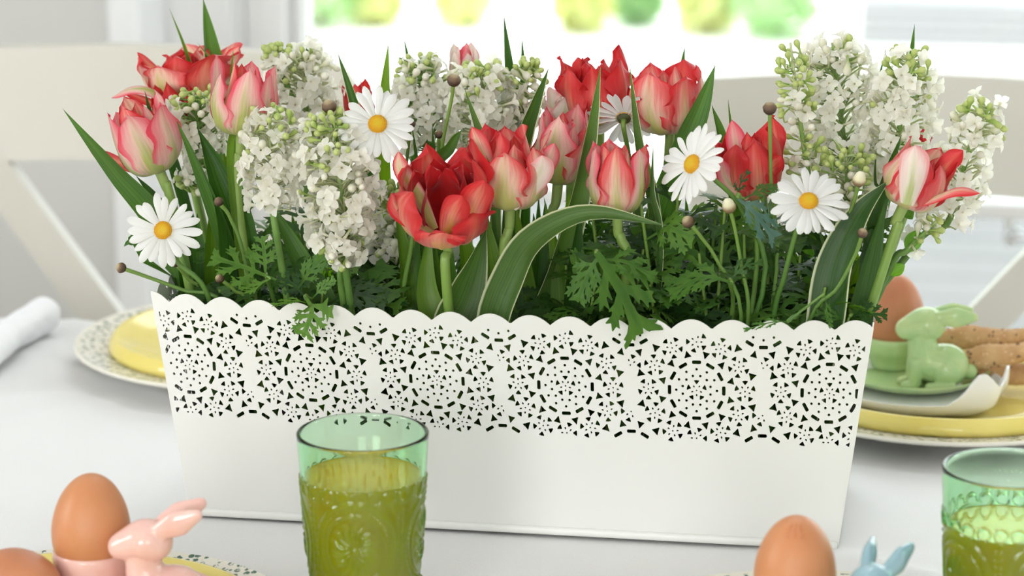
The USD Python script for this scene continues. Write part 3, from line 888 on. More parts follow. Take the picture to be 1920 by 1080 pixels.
def rabbit_mesh(ear_up, spread):
    """A sitting rabbit that looks along -x, its ears laid back."""
    E = []
    for s in (-1, 1):
        dx, dz = math.cos(ear_up), math.sin(ear_up)
        e0 = (-0.001, s * 0.0048, 0.0505)
        sp = spread * s
        mid = (e0[0] + 0.0155 * dx, e0[1] + sp * 0.6, e0[2] + 0.0155 * dz)
        tip = (e0[0] + 0.027 * dx, e0[1] + sp, e0[2] + 0.027 * dz)
        E.append(hull((*e0, 0.0042, 1, 0.9, 1), (*mid, 0.0074, 1, 0.5, 0.95)))
        E.append(hull((*mid, 0.0074, 1, 0.5, 0.95), (*tip, 0.0032, 1, 0.6, 1)))
    B = [hull((0.010, 0, 0.0155, 0.0155, 1.05, 0.95, 1.0), (-0.004, 0, 0.018, 0.0128)), hull((-0.004, 0, 0.018, 0.0128), (-0.007, 0, 0.031, 0.0100)), hull((-0.007, 0, 0.031, 0.0100), (-0.0075, 0, 0.042, 0.0100)),
         hull((-0.005, 0, 0.0450, 0.0132, 1.08, 0.95, 0.93), (-0.0185, 0, 0.0420, 0.0076)),
         hull((0.0265, 0, 0.011, 0.0055))]
    for s in (-1, 1):
        B += [hull((-0.010, s * 0.0055, 0.020, 0.0062), (-0.0125, s * 0.0062, 0.004, 0.0042)), hull((-0.0125, s * 0.0062, 0.0038, 0.004), (-0.019, s * 0.0062, 0.003, 0.0034)),
              hull((0.009, s * 0.0105, 0.013, 0.0092, 1.1, 0.6, 1.1)), hull((0.011, s * 0.0125, 0.0038, 0.0042), (-0.003, s * 0.0125, 0.0032, 0.0036))]
    m = m3.Manifold.batch_boolean(B + E, m3.OpType.Add).refine_to_length(0.0016)
    v, f = geo(m)
    t = trimesh.Trimesh(v, f, process=True)
    trimesh.smoothing.filter_taubin(t, lamb=0.5, nu=0.52, iterations=14)
    v = np.array(t.vertices)
    v[:, 2] = np.maximum(v[:, 2], 0.0)
    return v, np.array(t.faces)


def rabbit_cup(c_egg, base_z, rel, face, m, label, ear_up, spread, sep=0.041, zrim=0.05):
    """A glazed egg cup on its saucer with a rabbit beside it. rel: where the rabbit sits seen from the cup, face: which way it looks."""
    cx, cy = c_egg[0], c_egg[1]
    z0 = T + base_z
    t = Thing("rabbit_egg_cup", label, "egg cup", (cx, cy, z0))
    off = np.array([math.cos(rel), math.sin(rel)]) * sep
    sc = np.array([cx, cy]) + off * 0.52
    v, f = lathe(plate_profile(0.054, "saucer"), 64)
    t.part("saucer", (v + [sc[0], sc[1], z0], f), M[m], smooth=40)
    zc = 0.0036
    H = zrim - base_z
    outer = [(0.0, zc), (0.0135, zc), (0.0155, zc + 0.002), (0.0158, zc + 0.005), (0.0178, zc + 0.009), (0.0208, H * 0.62), (0.0216, H * 0.85), (0.0212, H - 0.001)]
    inner = [(0.0204, H), (0.0194, H - 0.001), (0.0185, H * 0.8), (0.014, H * 0.55), (0.0, H * 0.42)]
    p = np.vstack([spline([(a, 0, b) for a, b in outer], 26), spline([(a, 0, b) for a, b in inner], 16)])[:, [0, 2]]
    p[:, 0] = np.maximum(p[:, 0], 0)
    v, f = lathe(p, 56)
    t.part("cup", (v + [cx, cy, z0], f), M[m], smooth=40)
    v, f = rabbit_mesh(ear_up, spread)
    c, s = math.cos(face - math.pi), math.sin(face - math.pi)
    v = v @ np.array([[c, s, 0], [-s, c, 0], [0, 0, 1]])
    t.part("rabbit", (v + [cx + off[0], cy + off[1], z0 + zc - 0.0004], f), M[m], smooth=True)
    return t


ZP = ZY + 0.0085
EP = at_depth(171, 984, 1.447)
EB = at_depth(1491, 1066, 1.385)
EG = at_depth(1676, 587, 1.888)
zE = EP[2] - T
rabbit_cup(EP, ZP, math.radians(-33), math.radians(180), "pink", "glossy pink rabbit egg cup at the near left, ears laid back", math.radians(27), 0.005, sep=0.046, zrim=zE - 0.0135)
egg(EP, (0.03, 0.05, 1), "egg", "brown egg standing in the pink rabbit egg cup")
rabbit_cup(EB, ZP, math.radians(-34), math.radians(244), "blue", "glossy grey-blue rabbit egg cup at the near right, partly cut off", math.radians(16), 0.0055, sep=0.046, zrim=EB[2] - T - 0.0135)
eb = egg(EB, (0.02, 0.0, 1), "egg", "brown egg with a faint printed stamp, in front of the box's right end")
rabbit_cup(EG, ZP + 0.0048, math.radians(-69), math.radians(182), "green", "mottled pale green rabbit egg cup on a white dish behind the box", math.radians(3), 0.004, sep=0.055, zrim=EG[2] - T - 0.0155)
egg(EG, (0.0, 0.0, 1), "egg_dark", "brown egg in the pale green cup behind the green rabbit")
e2 = at_depth(36, 1093, 1.43)
e2[2] = T + ZY + 0.0086 + 0.0215
egg(e2, (0.8, -0.55, 0.12), "egg_dark", "darker brown egg lying on the yellow plate, cut by the left edge", L=0.054, R=0.021)

# the faint red stamp on the near right egg, a few strokes of unreadable print
def egg_stamp():
    Rr = np.random.default_rng(4)
    parts = []
    for row in range(3):
        for k in range(5):
            a0 = math.radians(-118 + row * 17)
            el = math.radians(66 - k * 4.4)
            for q in range(2):
                a, b = a0 + Rr.uniform(-0.03, 0.03), el + Rr.uniform(-0.02, 0.02)
                pts = []
                for j in range(4):
                    aa, bb = a + Rr.uniform(-0.06, 0.06), b + (j - 1.5) * 0.013
                    th = math.pi - math.acos(math.sin(bb))
                    z = -math.cos(th)
                    r = 0.0217 * math.sin(th) * (1 - 0.13 * z) * (1 + 0.02 * math.cos(2 * th)) + 0.00003
                    pts.append([r * math.cos(aa), r * math.sin(aa), z * 0.0575 / 2 + 0.00003])
                parts.append(tube(pts, [0.0001], 4))
    v, f = join(*parts)
    return v @ rot_to((0.02, 0, 1)).T + EB, f


v, f = egg_stamp()
usdkit.mesh(stage, eb + "/stamp", (v - EB, f), M["stamp"], False)

# ------------------------------------------------------------------ white dish and bread on the right plate
def white_dish(c, R, z0):
    n, m = 96, 20
    th = np.arange(n) * 2 * np.pi / n
    prof_r = np.concatenate([np.linspace(0.02, 0.72, 6), [0.85, 0.95, 1.0], [1.03, 1.0], [0.93, 0.8, 0.6, 0.3, 0.02]])
    prof_z = np.concatenate([np.full(6, 0.0045), [0.006, 0.010, 0.0135], [0.0135, 0.011], [0.006, 0.002, 0.0, 0.0, 0.0]])
    lift = np.concatenate([np.zeros(6), [0.15, 0.7, 1.0], [1.0, 0.75], [0.25, 0, 0, 0, 0]])
    a = (th + np.pi) % (2 * np.pi) - np.pi
    a0 = math.radians(-46)
    d = np.abs((a - a0 + np.pi) % (2 * np.pi) - np.pi)
    env = np.clip(1 - d / 0.52, 0, 1) ** 0.4
    frill = env * (0.019 + 0.008 * np.cos((a - a0) * 2 * np.pi / 0.46 + np.pi))
    stretch = 1 + 0.16 * np.exp(-((d / 0.35) ** 2))
    V = []
    for r, z, l in zip(prof_r, prof_z, lift):
        V.append(np.stack([R * r * stretch * np.cos(th), R * r * stretch * np.sin(th), z + l * frill], -1))
    V = np.array(V).reshape(-1, 3)
    return V + np.asarray(c) + [0, 0, z0], grid_faces(len(prof_r), n, True)


cd = on_table(1716, 738, 0.02)
single("white_dish", white_dish(cd, 0.060, ZP), M["white_glaze"], "shiny white dish with a frilled raised edge, under the green rabbit", "dish", smooth=60)

rb = np.random.default_rng(21)
BREAD = [((1752, 643), (1950, 628), 21, 0.11, "uppermost seeded bread stick of the pile at the right"), ((1790, 686), (1960, 648), 20, 0.075, "middle seeded bread stick of the pile, lying slanted"), ((1800, 706), (1980, 696), 22, 0.09, "lowest seeded bread stick of the pile, on the yellow plate")]
for i, (a, b, rp_, dv, lab) in enumerate(BREAD):
    vv = PR[0] * SY + PR[1] * CY + (0.012, -0.012, 0.004)[i] - 0.0
    A, B = at(a[0], a[1], vv), at(b[0], b[1], vv)
    d_ = B - A
    B = A + d_ * 1.0
    r = rp_ * px_m(A)
    p = spline([A, A * 0.66 + B * 0.34 + [0, 0, 0.002], A * 0.33 + B * 0.67 - [0, 0, 0.001], B], 60)
    rad = r * np.clip(np.sin(np.linspace(0.02, np.pi - 0.02, 60)) * 6, 0, 1) ** 0.5
    v, f = tube(p, rad, 22)
    t_ = nrm(B - A)
    s_ = ((v - A) @ t_)
    cen = A + s_[:, None] * t_
    o = v - cen
    ang = np.arctan2(o @ nrm(np.cross(t_, [0, 0, 1])), o[:, 2])
    k = 1 + 0.16 * np.sin(2 * ang + s_ * 95) + 0.25 * (meshkit.fbm(v * 220, 3, i) - 0.5)
    v = cen + o * k[:, None] * [1, 1, 0.92]
    t = Thing("bread_stick", lab, "bread stick", A - [0, 0, r])
    t.part("crust", (v, f), M["bread"], smooth=True)
    for q, mm in (("seed", "seed"), ("seed", "seed_dark")):
        ms = []
        for _ in range(60 if mm == "seed" else 22):
            j = rb.integers(22 * 4, len(v) - 22 * 4)
            sp = trimesh.creation.icosphere(0, 0.0009)
            ms.append((np.array(sp.vertices) * [1.4, 0.9, 0.7] @ rot_to(rb.normal(size=3)).T + v[j], np.array(sp.faces)))
        t.part(q, join(*ms), M[mm], smooth=False, kind="stuff", label="pale sesame seeds" if mm == "seed" else "dark seeds")

# ------------------------------------------------------------------ napkin
A, B = on_table(-95, 712, 0.012), on_table(78, 588, 0.016)
p = spline([A + [0, 0, 0.017], A * 0.5 + B * 0.5 + [0, 0, 0.018], B + [0, 0, 0.016]], 50)
t_, a_, b_ = frames(p)
ns, turns = 90, 2.3
ph = np.linspace(0, turns * 2 * np.pi, ns)
rr = 0.004 + (0.0165 - 0.004) * ph / ph[-1]
V = []
for i in range(len(p)):
    x = i / (len(p) - 1)
    q = rr * (1 + 0.10 * math.sin(7 * x) + 0.06 * np.sin(3 * ph + 5 * x))
    off = (meshkit.fbm(np.stack([ph * 0.8, np.full(ns, x * 5.0), 0 * ph], -1), 3, 9) - 0.5) * 0.006
    V.append(p[i] + (np.cos(ph) * (q + off))[:, None] * a_[i] + (np.sin(ph) * (q + off))[:, None] * b_[i])
V = np.array(V).reshape(-1, 3)
V[:, 2] = np.maximum(V[:, 2], T + 0.001)
single("napkin", (V, grid_faces(len(p), ns)), M["napkin"], "rolled white cotton napkin on the far left of the table", "napkin", smooth=True)

# ------------------------------------------------------------------ tumblers
def tumbler(rim_px, R, h, spin, lab, jlab, level):
    p = atz(rim_px[0], rim_px[1], h)
    c = np.array([p[0], p[1], T + 0.0006])
    n, m = 480, 180
    zz = np.linspace(0, h, m)
    th = np.arange(n) * 2 * np.pi / n
    ro = np.interp(zz / h, [0, 0.02, 0.08, 0.35, 0.7, 1.0], [0.70, 0.755, 0.79, 0.875, 0.945, 1.0]) * R
    TH, ZZ = np.meshgrid(th, zz)
    a = ((TH - spin + math.pi / 4) % (math.pi / 2)) - math.pi / 4
    x = a * R * 0.9
    zc, ax, bz = 0.047, 0.0222, 0.0275
    rho = np.hypot(x / ax, (ZZ - zc) / bz)
    phi = np.arctan2((ZZ - zc) / bz, x / ax)
    g = lambda d, w: np.exp(-((d / w) ** 2))
    rel = 0.55 * g(rho - 1.0, 0.05) + 0.5 * g(rho - 0.76, 0.03) + 0.4 * g(rho - 0.88, 0.05) * (0.5 + 0.5 * np.cos(52 * phi))
    rel += np.where(rho < 0.72, (0.5 + 0.5 * np.cos(15 * phi + 1.2 * np.sin(rho * 14))) * np.sin(np.clip((rho - 0.06) / 0.60, 0, 1) * np.pi) * 0.75, 0) + 0.7 * g(rho, 0.08)
    top = np.abs(((TH - spin) * R / 0.0095) % 1 - 0.5)
    rel += 0.5 * g(np.hypot(top * 0.0095, ZZ - 0.0775) - 0.0038, 0.0007) * (rho > 1.1)
    col = math.pi / 4 - np.abs(a)
    rel += 0.6 * g(col * R - 0.0016, 0.0009) * (ZZ > 0.02) * (ZZ < 0.07) * (0.6 + 0.4 * np.cos(ZZ * 2 * np.pi / 0.004))
    for zb_, nb, ph0, rb_ in ((0.008, 14, 0, 0.0048), (0.017, 14, 0.5, 0.0042)):
        u_ = ((TH - spin) * nb / (2 * math.pi) + ph0) % 1 - 0.5
        d2 = np.hypot(u_ * 2 * math.pi / nb * R * 0.78, ZZ - zb_)
        rel += 1.7 * np.sqrt(np.clip(1 - (d2 / rb_) ** 2, 0, 1)) * (rho > 1.06)
    fade = np.clip(ZZ / 0.003, 0, 1) * np.clip((h * 0.86 - ZZ) / 0.004, 0, 1)
    r = ro[:, None] + 0.0017 * rel * fade
    outer = np.stack([r * np.cos(TH), r * np.sin(TH), ZZ], -1)
    ring = lambda rad, z: np.stack([rad * np.cos(th), rad * np.sin(th), np.full(n, z)], -1)
    w = 0.0024
    ri = lambda z: np.interp(z, zz, ro) - w
    inner = [ring(R - 0.0004, h + 0.0005), ring(R - 0.0012, h + 0.0008), ring(R - 0.002, h + 0.0005)] + [ring(ri(z), z) for z in np.linspace(h - 0.0006, 0.009, 40)] + [ring(ri(0.009) * k, 0.0075) for k in (0.9, 0.5, 0.001)]
    bot = [ring(0.001, 0.0014), ring(0.5 * R, 0.0014), ring(0.64 * R, 0.0008), ring(0.67 * R, 0.0)]
    V = np.concatenate([np.array(bot), outer, np.array(inner)]).reshape(-1, 3)
    t = single("tumbler", (V + c, grid_faces(len(V) // n, n, True)), M["glass"], lab, "drinking glass", smooth=True, loc=c)
    zl = h - level
    pr = [(0.0, 0.0072), (ri(0.009) * 0.92 + 0.0003, 0.0073), (ri(0.0095) + 0.0003, 0.0092)] + [(ri(z) + 0.0003, z) for z in np.linspace(0.014, zl - 0.0006, 26)] + [(ri(zl) + 0.0004, zl + 0.0004), (ri(zl) - 0.0008, zl - 0.0002), (ri(zl) * 0.6, zl - 0.0004), (0.0, zl - 0.0004)]
    v, f = lathe(pr, 96)
    single("juice", (v + c, f), M["juice"], jlab, "juice", smooth=35, loc=c)
    return c


tumbler((680, 813), 0.0366, 0.105, math.radians(-96), "green embossed glass tumbler standing in front of the flower box", "orange juice inside the front middle tumbler", 0.024)
tumbler((1892, 880), 0.0353, 0.105, math.radians(-62), "green embossed glass tumbler cut off at the right edge", "orange juice inside the tumbler at the right edge", 0.031)

# ------------------------------------------------------------------ plant builders
def room_uv(p):
    return p[0] * CY - p[1] * SY, p[0] * SY + p[1] * CY


def contain(v):
    """Keeps whatever stands below the rim inside the walls of the box."""
    v = np.array(v, float)
    u, w = v[:, 0] * CY - v[:, 1] * SY, v[:, 0] * SY + v[:, 1] * CY
    z = v[:, 2] - T
    k = np.clip(z / HP, 0, 1)
    hl = LB / 2 + (LT - LB) / 2 * k - 0.004
    u2 = np.clip(u, -hl, hl)
    out = FL * k + np.clip(1 - (2 * u2 / LT) ** 2, 0, 1) * BULGE * k**1.4
    w2 = np.clip(w, -out + 0.0035, WT - 2 * FL + FL * k - 0.004)
    f = np.clip((HP + 0.004 - z) / 0.006, 0, 1)
    u2, w2 = u + (u2 - u) * f, w + (w2 - w) * f
    v[:, 0], v[:, 1] = u2 * CY + w2 * SY, -u2 * SY + w2 * CY
    return v


def root_of(p, v=None, pull=0.9, rng=None):
    """Where a stem that passes point p stands in the soil."""
    u, vv = room_uv(p)
    if v is None:
        v = min(max(vv, 0.018), 0.108)
    u = np.clip(u * pull, -LB / 2 + 0.014, LB / 2 - 0.014)
    return W(u, v, ZSOIL - 0.003)


def px_line(pts, v0, v1=None):
    v1 = v0 if v1 is None else v1
    n = len(pts)
    return [at(x, y, v0 + (v1 - v0) * i / max(1, n - 1)) for i, (x, y) in enumerate(pts)]


def stem_mesh(pts, r, sides=7, n=16):
    p = contain(spline(pts, n))
    v, f = tube(p, r, sides)
    uv = np.repeat(np.stack([np.full(n, 0.5), np.linspace(0, 1, n)], 1), sides, 0)
    return (v, f), np.vstack([uv, [[0.5, 0], [0.5, 1]]])


def ribbon(pts, hw, facing, fold=0.35, n=26, m=9, base=0.55, peak=0.38, twist=0.0, wave=0.0, rng=None, tip=1.7, hw_fn=None):
    """A blade along a curve: half width hw, its face turned to "facing", folded into a channel, tapering to a tip."""
    p = spline(pts, n)
    t, _, _ = frames(p)
    s = np.linspace(0, 1, n)
    if hw_fn is not None:
        w = hw * hw_fn(s)
    else:
        a = base + (1 - base) * np.sin(np.clip(s / peak, 0, 1) * np.pi / 2)
        b = np.where(s > peak, 1 - (np.clip(s - peak, 0, 1) / (1 - peak)) ** tip, 1.0)
        w = hw * a * np.maximum(b, 0.012)
    u = np.linspace(-1, 1, m)
    ph = rng.random(4) * 6.28 if rng is not None else np.zeros(4)
    V = []
    for i in range(n):
        N = np.asarray(facing, float)
        N = nrm(N - t[i] * (N @ t[i]))
        S = np.cross(t[i], N)
        c, q = math.cos(twist * s[i]), math.sin(twist * s[i])
        S, N = c * S + q * N, c * N - q * S
        off = w[i] * u[:, None] * S * (1 - 0.12 * fold * np.abs(u)[:, None]) + (fold * w[i] * np.abs(u) ** 1.7)[:, None] * N
        if wave:
            off = off + (wave * hw * np.abs(u) ** 1.5 * np.sin(9 * s[i] + ph[0] + np.where(u > 0, ph[1], ph[2])))[:, None] * N
        V.append(p[i] + off)
    uv = np.stack(np.broadcast_arrays(np.linspace(0, 1, m)[None], s[:, None]), -1).reshape(-1, 2)
    return (np.array(V).reshape(-1, 3), grid_faces(n, m)), uv


def petal(R, H, c2, c3, wm, phi, tz, rng, ruffle=0.06, cup=0.9, n=20, m=13, lean=0.0, curl=0.0):
    """One tulip petal in the flower's own frame (axis z)."""
    s = np.linspace(0, 1, n)
    P = np.array([(0.10 * R, 0), (1.15 * R, 0.0), (c2 * R, 0.6 * H), (c3 * R, tz * H)])
    b = np.stack([(1 - s) ** 3, 3 * s * (1 - s) ** 2, 3 * s * s * (1 - s), s**3], 1)
    q = b @ P
    tg = np.gradient(q, axis=0)
    tg /= np.linalg.norm(tg, axis=1, keepdims=True)
    nr = np.stack([-tg[:, 1], tg[:, 0]], 1)            # towards the axis
    sharp = wm * (0.30 * (1 - s) ** 1.3 + np.sin(np.pi * s**0.85) ** 0.75 * 0.98) * (1 - 0.15 * s**3)
    blunt = wm * (0.34 + 0.66 * np.sin(np.pi / 2 * np.minimum(1, s / 0.52))) * np.maximum(1 - np.maximum(0, (s - 0.5) / 0.5) ** 2.7, 0.004) ** 0.62
    k = rng.uniform(0.45, 1.0)
    w = k * blunt + (1 - k) * sharp
    w[-1] = max(w[-1], wm * 0.04)
    u = np.linspace(-1, 1, m)
    ph = rng.random(6) * 6.28
    q[:, 0] += R * curl * np.clip((s - 0.62) / 0.38, 0, 1) ** 2
    q[:, 1] -= H * 0.35 * abs(curl) * np.clip((s - 0.62) / 0.38, 0, 1) ** 2
    V = np.zeros((n, m, 3))
    er, et = np.array([math.cos(phi), math.sin(phi), 0]), np.array([-math.sin(phi), math.cos(phi), 0])
    for i in range(n):
        ww = w[i] * (1 + (0.10 * np.sin(11 * s[i] + ph[0] + np.sign(u) * ph[1]) + 0.06 * np.sin(23 * s[i] + ph[4] + np.sign(u) * ph[5])) * np.abs(u))
        lat = u * ww
        rc = max(abs(q[i, 0]), 0.42 * R) * 1.05
        inn = cup * lat**2 / (2 * rc)
        ruf = 1.7 * ruffle * R * np.abs(u) ** 1.6 * (np.sin(10 * s[i] + ph[2] + 2.0 * u) * 0.7 + 0.6 * np.sin(17 * s[i] + ph[3] - u)) * np.clip(s[i] * 2.2 - 0.35, 0, 1)
        crease = 0.09 * R * np.exp(-((u / 0.12) ** 2)) * s[i] * (1 - s[i]) * 2
        off = inn + ruf - crease
        r = q[i, 0] + nr[i, 0] * off
        z = q[i, 1] + nr[i, 1] * off - 0.10 * H * s[i] ** 2 * u**2 * 0.5
        V[i] = r[:, None] * er + (lat + lean * R * s[i] ** 2)[:, None] * et
        V[i, :, 2] = z
    uv = np.stack(np.broadcast_arrays(np.linspace(0, 1, m)[None], s[:, None]), -1).reshape(-1, 2)
    return V.reshape(-1, 3), grid_faces(n, m), uv


def tulip(label, base, top, width, v, style, rng, tilt=0.12, n_out=6, n_in=6, op=0.9, stem=None, leaves=(), extra=(), ruffle=0.06, flare=(), bowl=0.0, root_v=None, deep=0):
    """A double tulip. base/top/width are where the flower stands in the photo, v its depth in the box; op: how far the outer petals open; tilt: how much the bloom leans to the viewer."""
    B, Tp = at(*base, v), at(*top, v)
    mpp = px_m(B)
    ax = nrm(Tp - B - FWD * np.linalg.norm(Tp - B) * tilt)
    H = np.linalg.norm(Tp - B) * 1.02
    R = width * mpp / 2
    spin = rng.random() * 6.28
    Rm = rot_to(ax, spin)
    t = Thing("tulip", label, "tulip", root_of(B, root_v))
    t.label = label
    TULIPS.append(t)
    mats = {"pink": ("petal_pink", "petal_mixed"), "mixed": ("petal_mixed", "petal_red"), "red": ("petal_red", "petal_deep"), "pale": ("petal_pale", "petal_pink"), "rosy": ("petal_red", "petal_red")}[style]

    def add(v_, f_, uv, m):
        t.part("petal", (v_ @ Rm.T + B, f_), M[m], uv=uv)

    def front(phi):
        """How far a petal at angle phi stands on the viewer's side (-1..1)."""
        return float(-(Rm @ np.array([math.cos(phi), math.sin(phi), 0.0])) @ nrm(FWD * [1, 1, 0]))

    if deep:
        for k in range(deep):
            phi = k * 2 * np.pi / deep
            if bowl and front(phi) > 0.35:
                continue
            v_, f_, uv = petal(R * 0.80, H * 0.9, 0.85 * op, 0.8 * op, R * 0.55, phi, 0.92, rng, 0.05)
            add(v_, f_, uv, "petal_deep")
    for k in range(n_in):
        phi = (k + 0.5) * 2 * np.pi / n_in + rng.uniform(-0.25, 0.25)
        if bowl and front(phi) > 0.3:
            continue
        o = op * rng.uniform(0.55, 0.85) 
        v_, f_, uv = petal(R * 0.74, H * rng.uniform(0.86, 1.0), o * 0.95, o * rng.uniform(0.5, 0.95), R * rng.uniform(0.40, 0.56), phi, rng.uniform(0.92, 1.02), rng, ruffle * 1.2)
        add(v_, f_, uv, mats[1] if rng.random() < 0.65 else mats[0])
    for k in range(n_out):
        phi = k * 2 * np.pi / n_out + rng.uniform(-0.16, 0.16)
        o = op * rng.uniform(0.9, 1.08)
        tz = rng.uniform(0.86, 1.04)
        if bowl:
            q_ = max(0.0, front(phi))
            tz, o = tz * (1 - 0.52 * bowl * q_), o * (1 + 0.30 * bowl * q_)
        for fk, fo, ft in flare:
            if fk == k:
                o, tz = op * fo, ft
        v_, f_, uv = petal(R, H, o * 1.0, o * rng.uniform(0.70, 1.08), R * rng.uniform(0.52, 0.70), phi, tz, rng, ruffle, lean=rng.uniform(-0.22, 0.22), curl=rng.choice([0, 0.1, 0.3, -0.15]) * (1 if style != 'pink' else 0.4))
        add(v_, f_, uv, mats[0] if rng.random() < 0.8 else mats[1])
    for pts, hw, m, dv, fac in extra:
        p = px_line(pts, v + dv[0], v + dv[1])
        msh, uv = ribbon(p, hw * mpp, camdir(*fac), fold=-0.35, base=0.45, peak=0.62, wave=0.10, rng=rng, tip=2.4, n=18, m=9)
        t.part("petal", msh, M[m], uv=uv)
    mid = [at(x, y, v) for x, y in (stem or [])]
    pts = [t.loc] + mid[::-1] + [B - ax * 0.012, B + ax * 0.002]
    msh, uv = stem_mesh(pts, [0.0033, 0.0031, 0.0029, 0.0034], 9, 20)
    t.part("stem", msh, M["stem"], uv=uv)
    for lf in leaves:
        leaf_on(t, rng, *lf)
    return t


def leaf_on(t, rng, pts, hw, v, m="leaf", turn=None, fold=0.45, rooted=True, twist=0.0, name="leaf", base=0.6, peak=0.35, tip=1.7):
    v0, v1 = v if isinstance(v, tuple) else (v, v)
    p = px_line(pts, v0, v1)
    mpp = px_m(p[-1])
    if rooted and p[0][2] > T + ZSOIL:
        r = root_of(p[0])
        p = [r] + p
    a = rng.uniform(-0.55, 0.55) if turn is None else turn
    msh, uv = ribbon(p, hw * mpp * 1.05, camdir(math.sin(a), 0.15, math.cos(a)), fold=fold, twist=twist, wave=0.04, rng=rng, base=base, peak=peak, tip=tip)
    msh = (contain(msh[0]), msh[1])
    t.part(name, msh, M[m], uv=uv)


TULIPS = []
# ------------------------------------------------------------------ tulips, from the photo's left to its right
R0 = np.random.default_rng(5)
tulip("half-open coral tulip at the back left, its narrow petals thrown outwards", (366, 182), (348, 84), 165, 0.115, "mixed", R0, op=1.05, n_out=7, n_in=5, ruffle=0.09, tilt=0.05,
      extra=[([(312, 148), (285, 125), (257, 98)], 9, "petal_red", (0, -0.01), (0, 0.5, 1)), ([(330, 165), (300, 135), (268, 122)], 10, "petal_red", (0, -0.015), (0, 0.8, 0.6)), ([(405, 170), (430, 120), (448, 88)], 14, "petal_mixed", (0, -0.005), (0.4, 0, 1))],
      leaves=[([(432, 320), (408, 160), (393, 70), (381, -2)], 22, 0.125, "leaf", 0.2), ([(385, 290), (355, 125), (317, 14)], 8, 0.12, "leaf_light", 0.9), ([(412, 240), (402, 130), (368, 78)], 5, 0.105, "leaf_light", 0.6), ([(430, 240), (432, 150), (438, 88)], 5, 0.10, "leaf_light", 0.8)])
tulip("red-pink tulip at the left, a long petal reaching sideways over the cream chair", (345, 275), (312, 148), 92, 0.085, "rosy", R0, op=0.9, n_out=5, n_in=4,
      extra=[([(330, 212), (290, 172), (245, 166), (209, 183)], 15, "petal_pink", (0, -0.01), (0, 0.9, 0.6)), ([(335, 225), (280, 190), (230, 172)], 10, "petal_red", (0, 0.0), (0, 0.7, 0.7))],
      leaves=[([(330, 330), (292, 250), (271, 170)], 12, 0.07, "leaf", 0.4)])
tulip("large pink tulip with a green-yellow base, leaning left over the box's left end", (300, 322), (242, 182), 138, 0.025, "pink", R0, tilt=0.10, op=0.86, n_out=6, n_in=4, stem=[(312, 345), (335, 440)], ruffle=0.03,
      extra=[([(262, 322), (215, 300), (168, 282)], 13, "petal_red", (0.012, 0.012), (0, 0.6, 1))],
      leaves=[([(352, 560), (305, 425), (218, 322), (117, 203)], 31, (0.03, 0.005), "leaf", -0.5, 0.35), ([(360, 600), (335, 440), (290, 372), (255, 330)], 16, 0.03, "leaf", 0.5), ([(268, 480), (245, 455), (232, 462)], 8, 0.03, "leaf")])
tulip("slim closed pink tulip standing upright, left of the white lilac", (452, 252), (458, 116), 126, 0.02, "pink", R0, tilt=0.06, op=0.95, n_out=6, n_in=4, stem=[(447, 300), (448, 400)], ruffle=0.025, flare=[(2, 1.15, 1.05)],
      leaves=[([(475, 600), (425, 440), (377, 322), (332, 228)], 25, (0.03, 0.0), "leaf", -0.6), ([(452, 600), (440, 430), (408, 330), (371, 242)], 40, 0.022, "leaf", 0.3, 0.5), ([(430, 610), (405, 500), (398, 360)], 34, 0.04, "leaf_light", 0.2),
              ([(475, 600), (452, 430), (440, 300)], 22, 0.03, "leaf_light", -0.3), ([(610, 610), (565, 500), (501, 372)], 33, 0.012, "leaf", 0.5), ([(430, 310), (475, 235), (512, 182)], 8, 0.015, "leaf_light", 0.7, 0.3), ([(560, 640), (605, 560), (596, 440)], 48, 0.05, "leaf_bright", 0.1, 0.25),
              ([(380, 610), (375, 500), (370, 400)], 30, 0.06, "leaf", -0.2)])
tulip("small coral tulip half hidden behind the upper left lilac and a daisy", (676, 232), (668, 146), 62, 0.11, "rosy", R0, op=0.8, n_out=5, n_in=3,
      leaves=[([(590, 280), (579, 140), (574, 64)], 9, 0.125, "leaf", 0.3), ([(702, 360), (668, 205), (633, 98)], 15, 0.075, "leaf_var", -0.3), ([(716, 330), (720, 190), (728, 82)], 16, 0.085, "leaf_light", 0.2)])
tulip("small pale pink tulip farthest back in the middle, against the bright window", (873, 166), (872, 80), 66, 0.128, "pale", R0, op=0.8, n_out=5, n_in=3, ruffle=0.03,
      leaves=[([(772, 250), (766, 130), (757, 69)], 7, 0.125, "leaf", 0.4), ([(812, 250), (816, 150), (818, 91)], 5, 0.125, "leaf", 0.4), ([(975, 330), (956, 160), (945, 29)], 17, 0.105, "leaf", 0.4), ([(985, 280), (960, 150), (951, 62)], 9, 0.125, "leaf", 0.2), ([(975, 300), (982, 160), (979, 69)], 10, 0.12, "leaf", -0.3)])
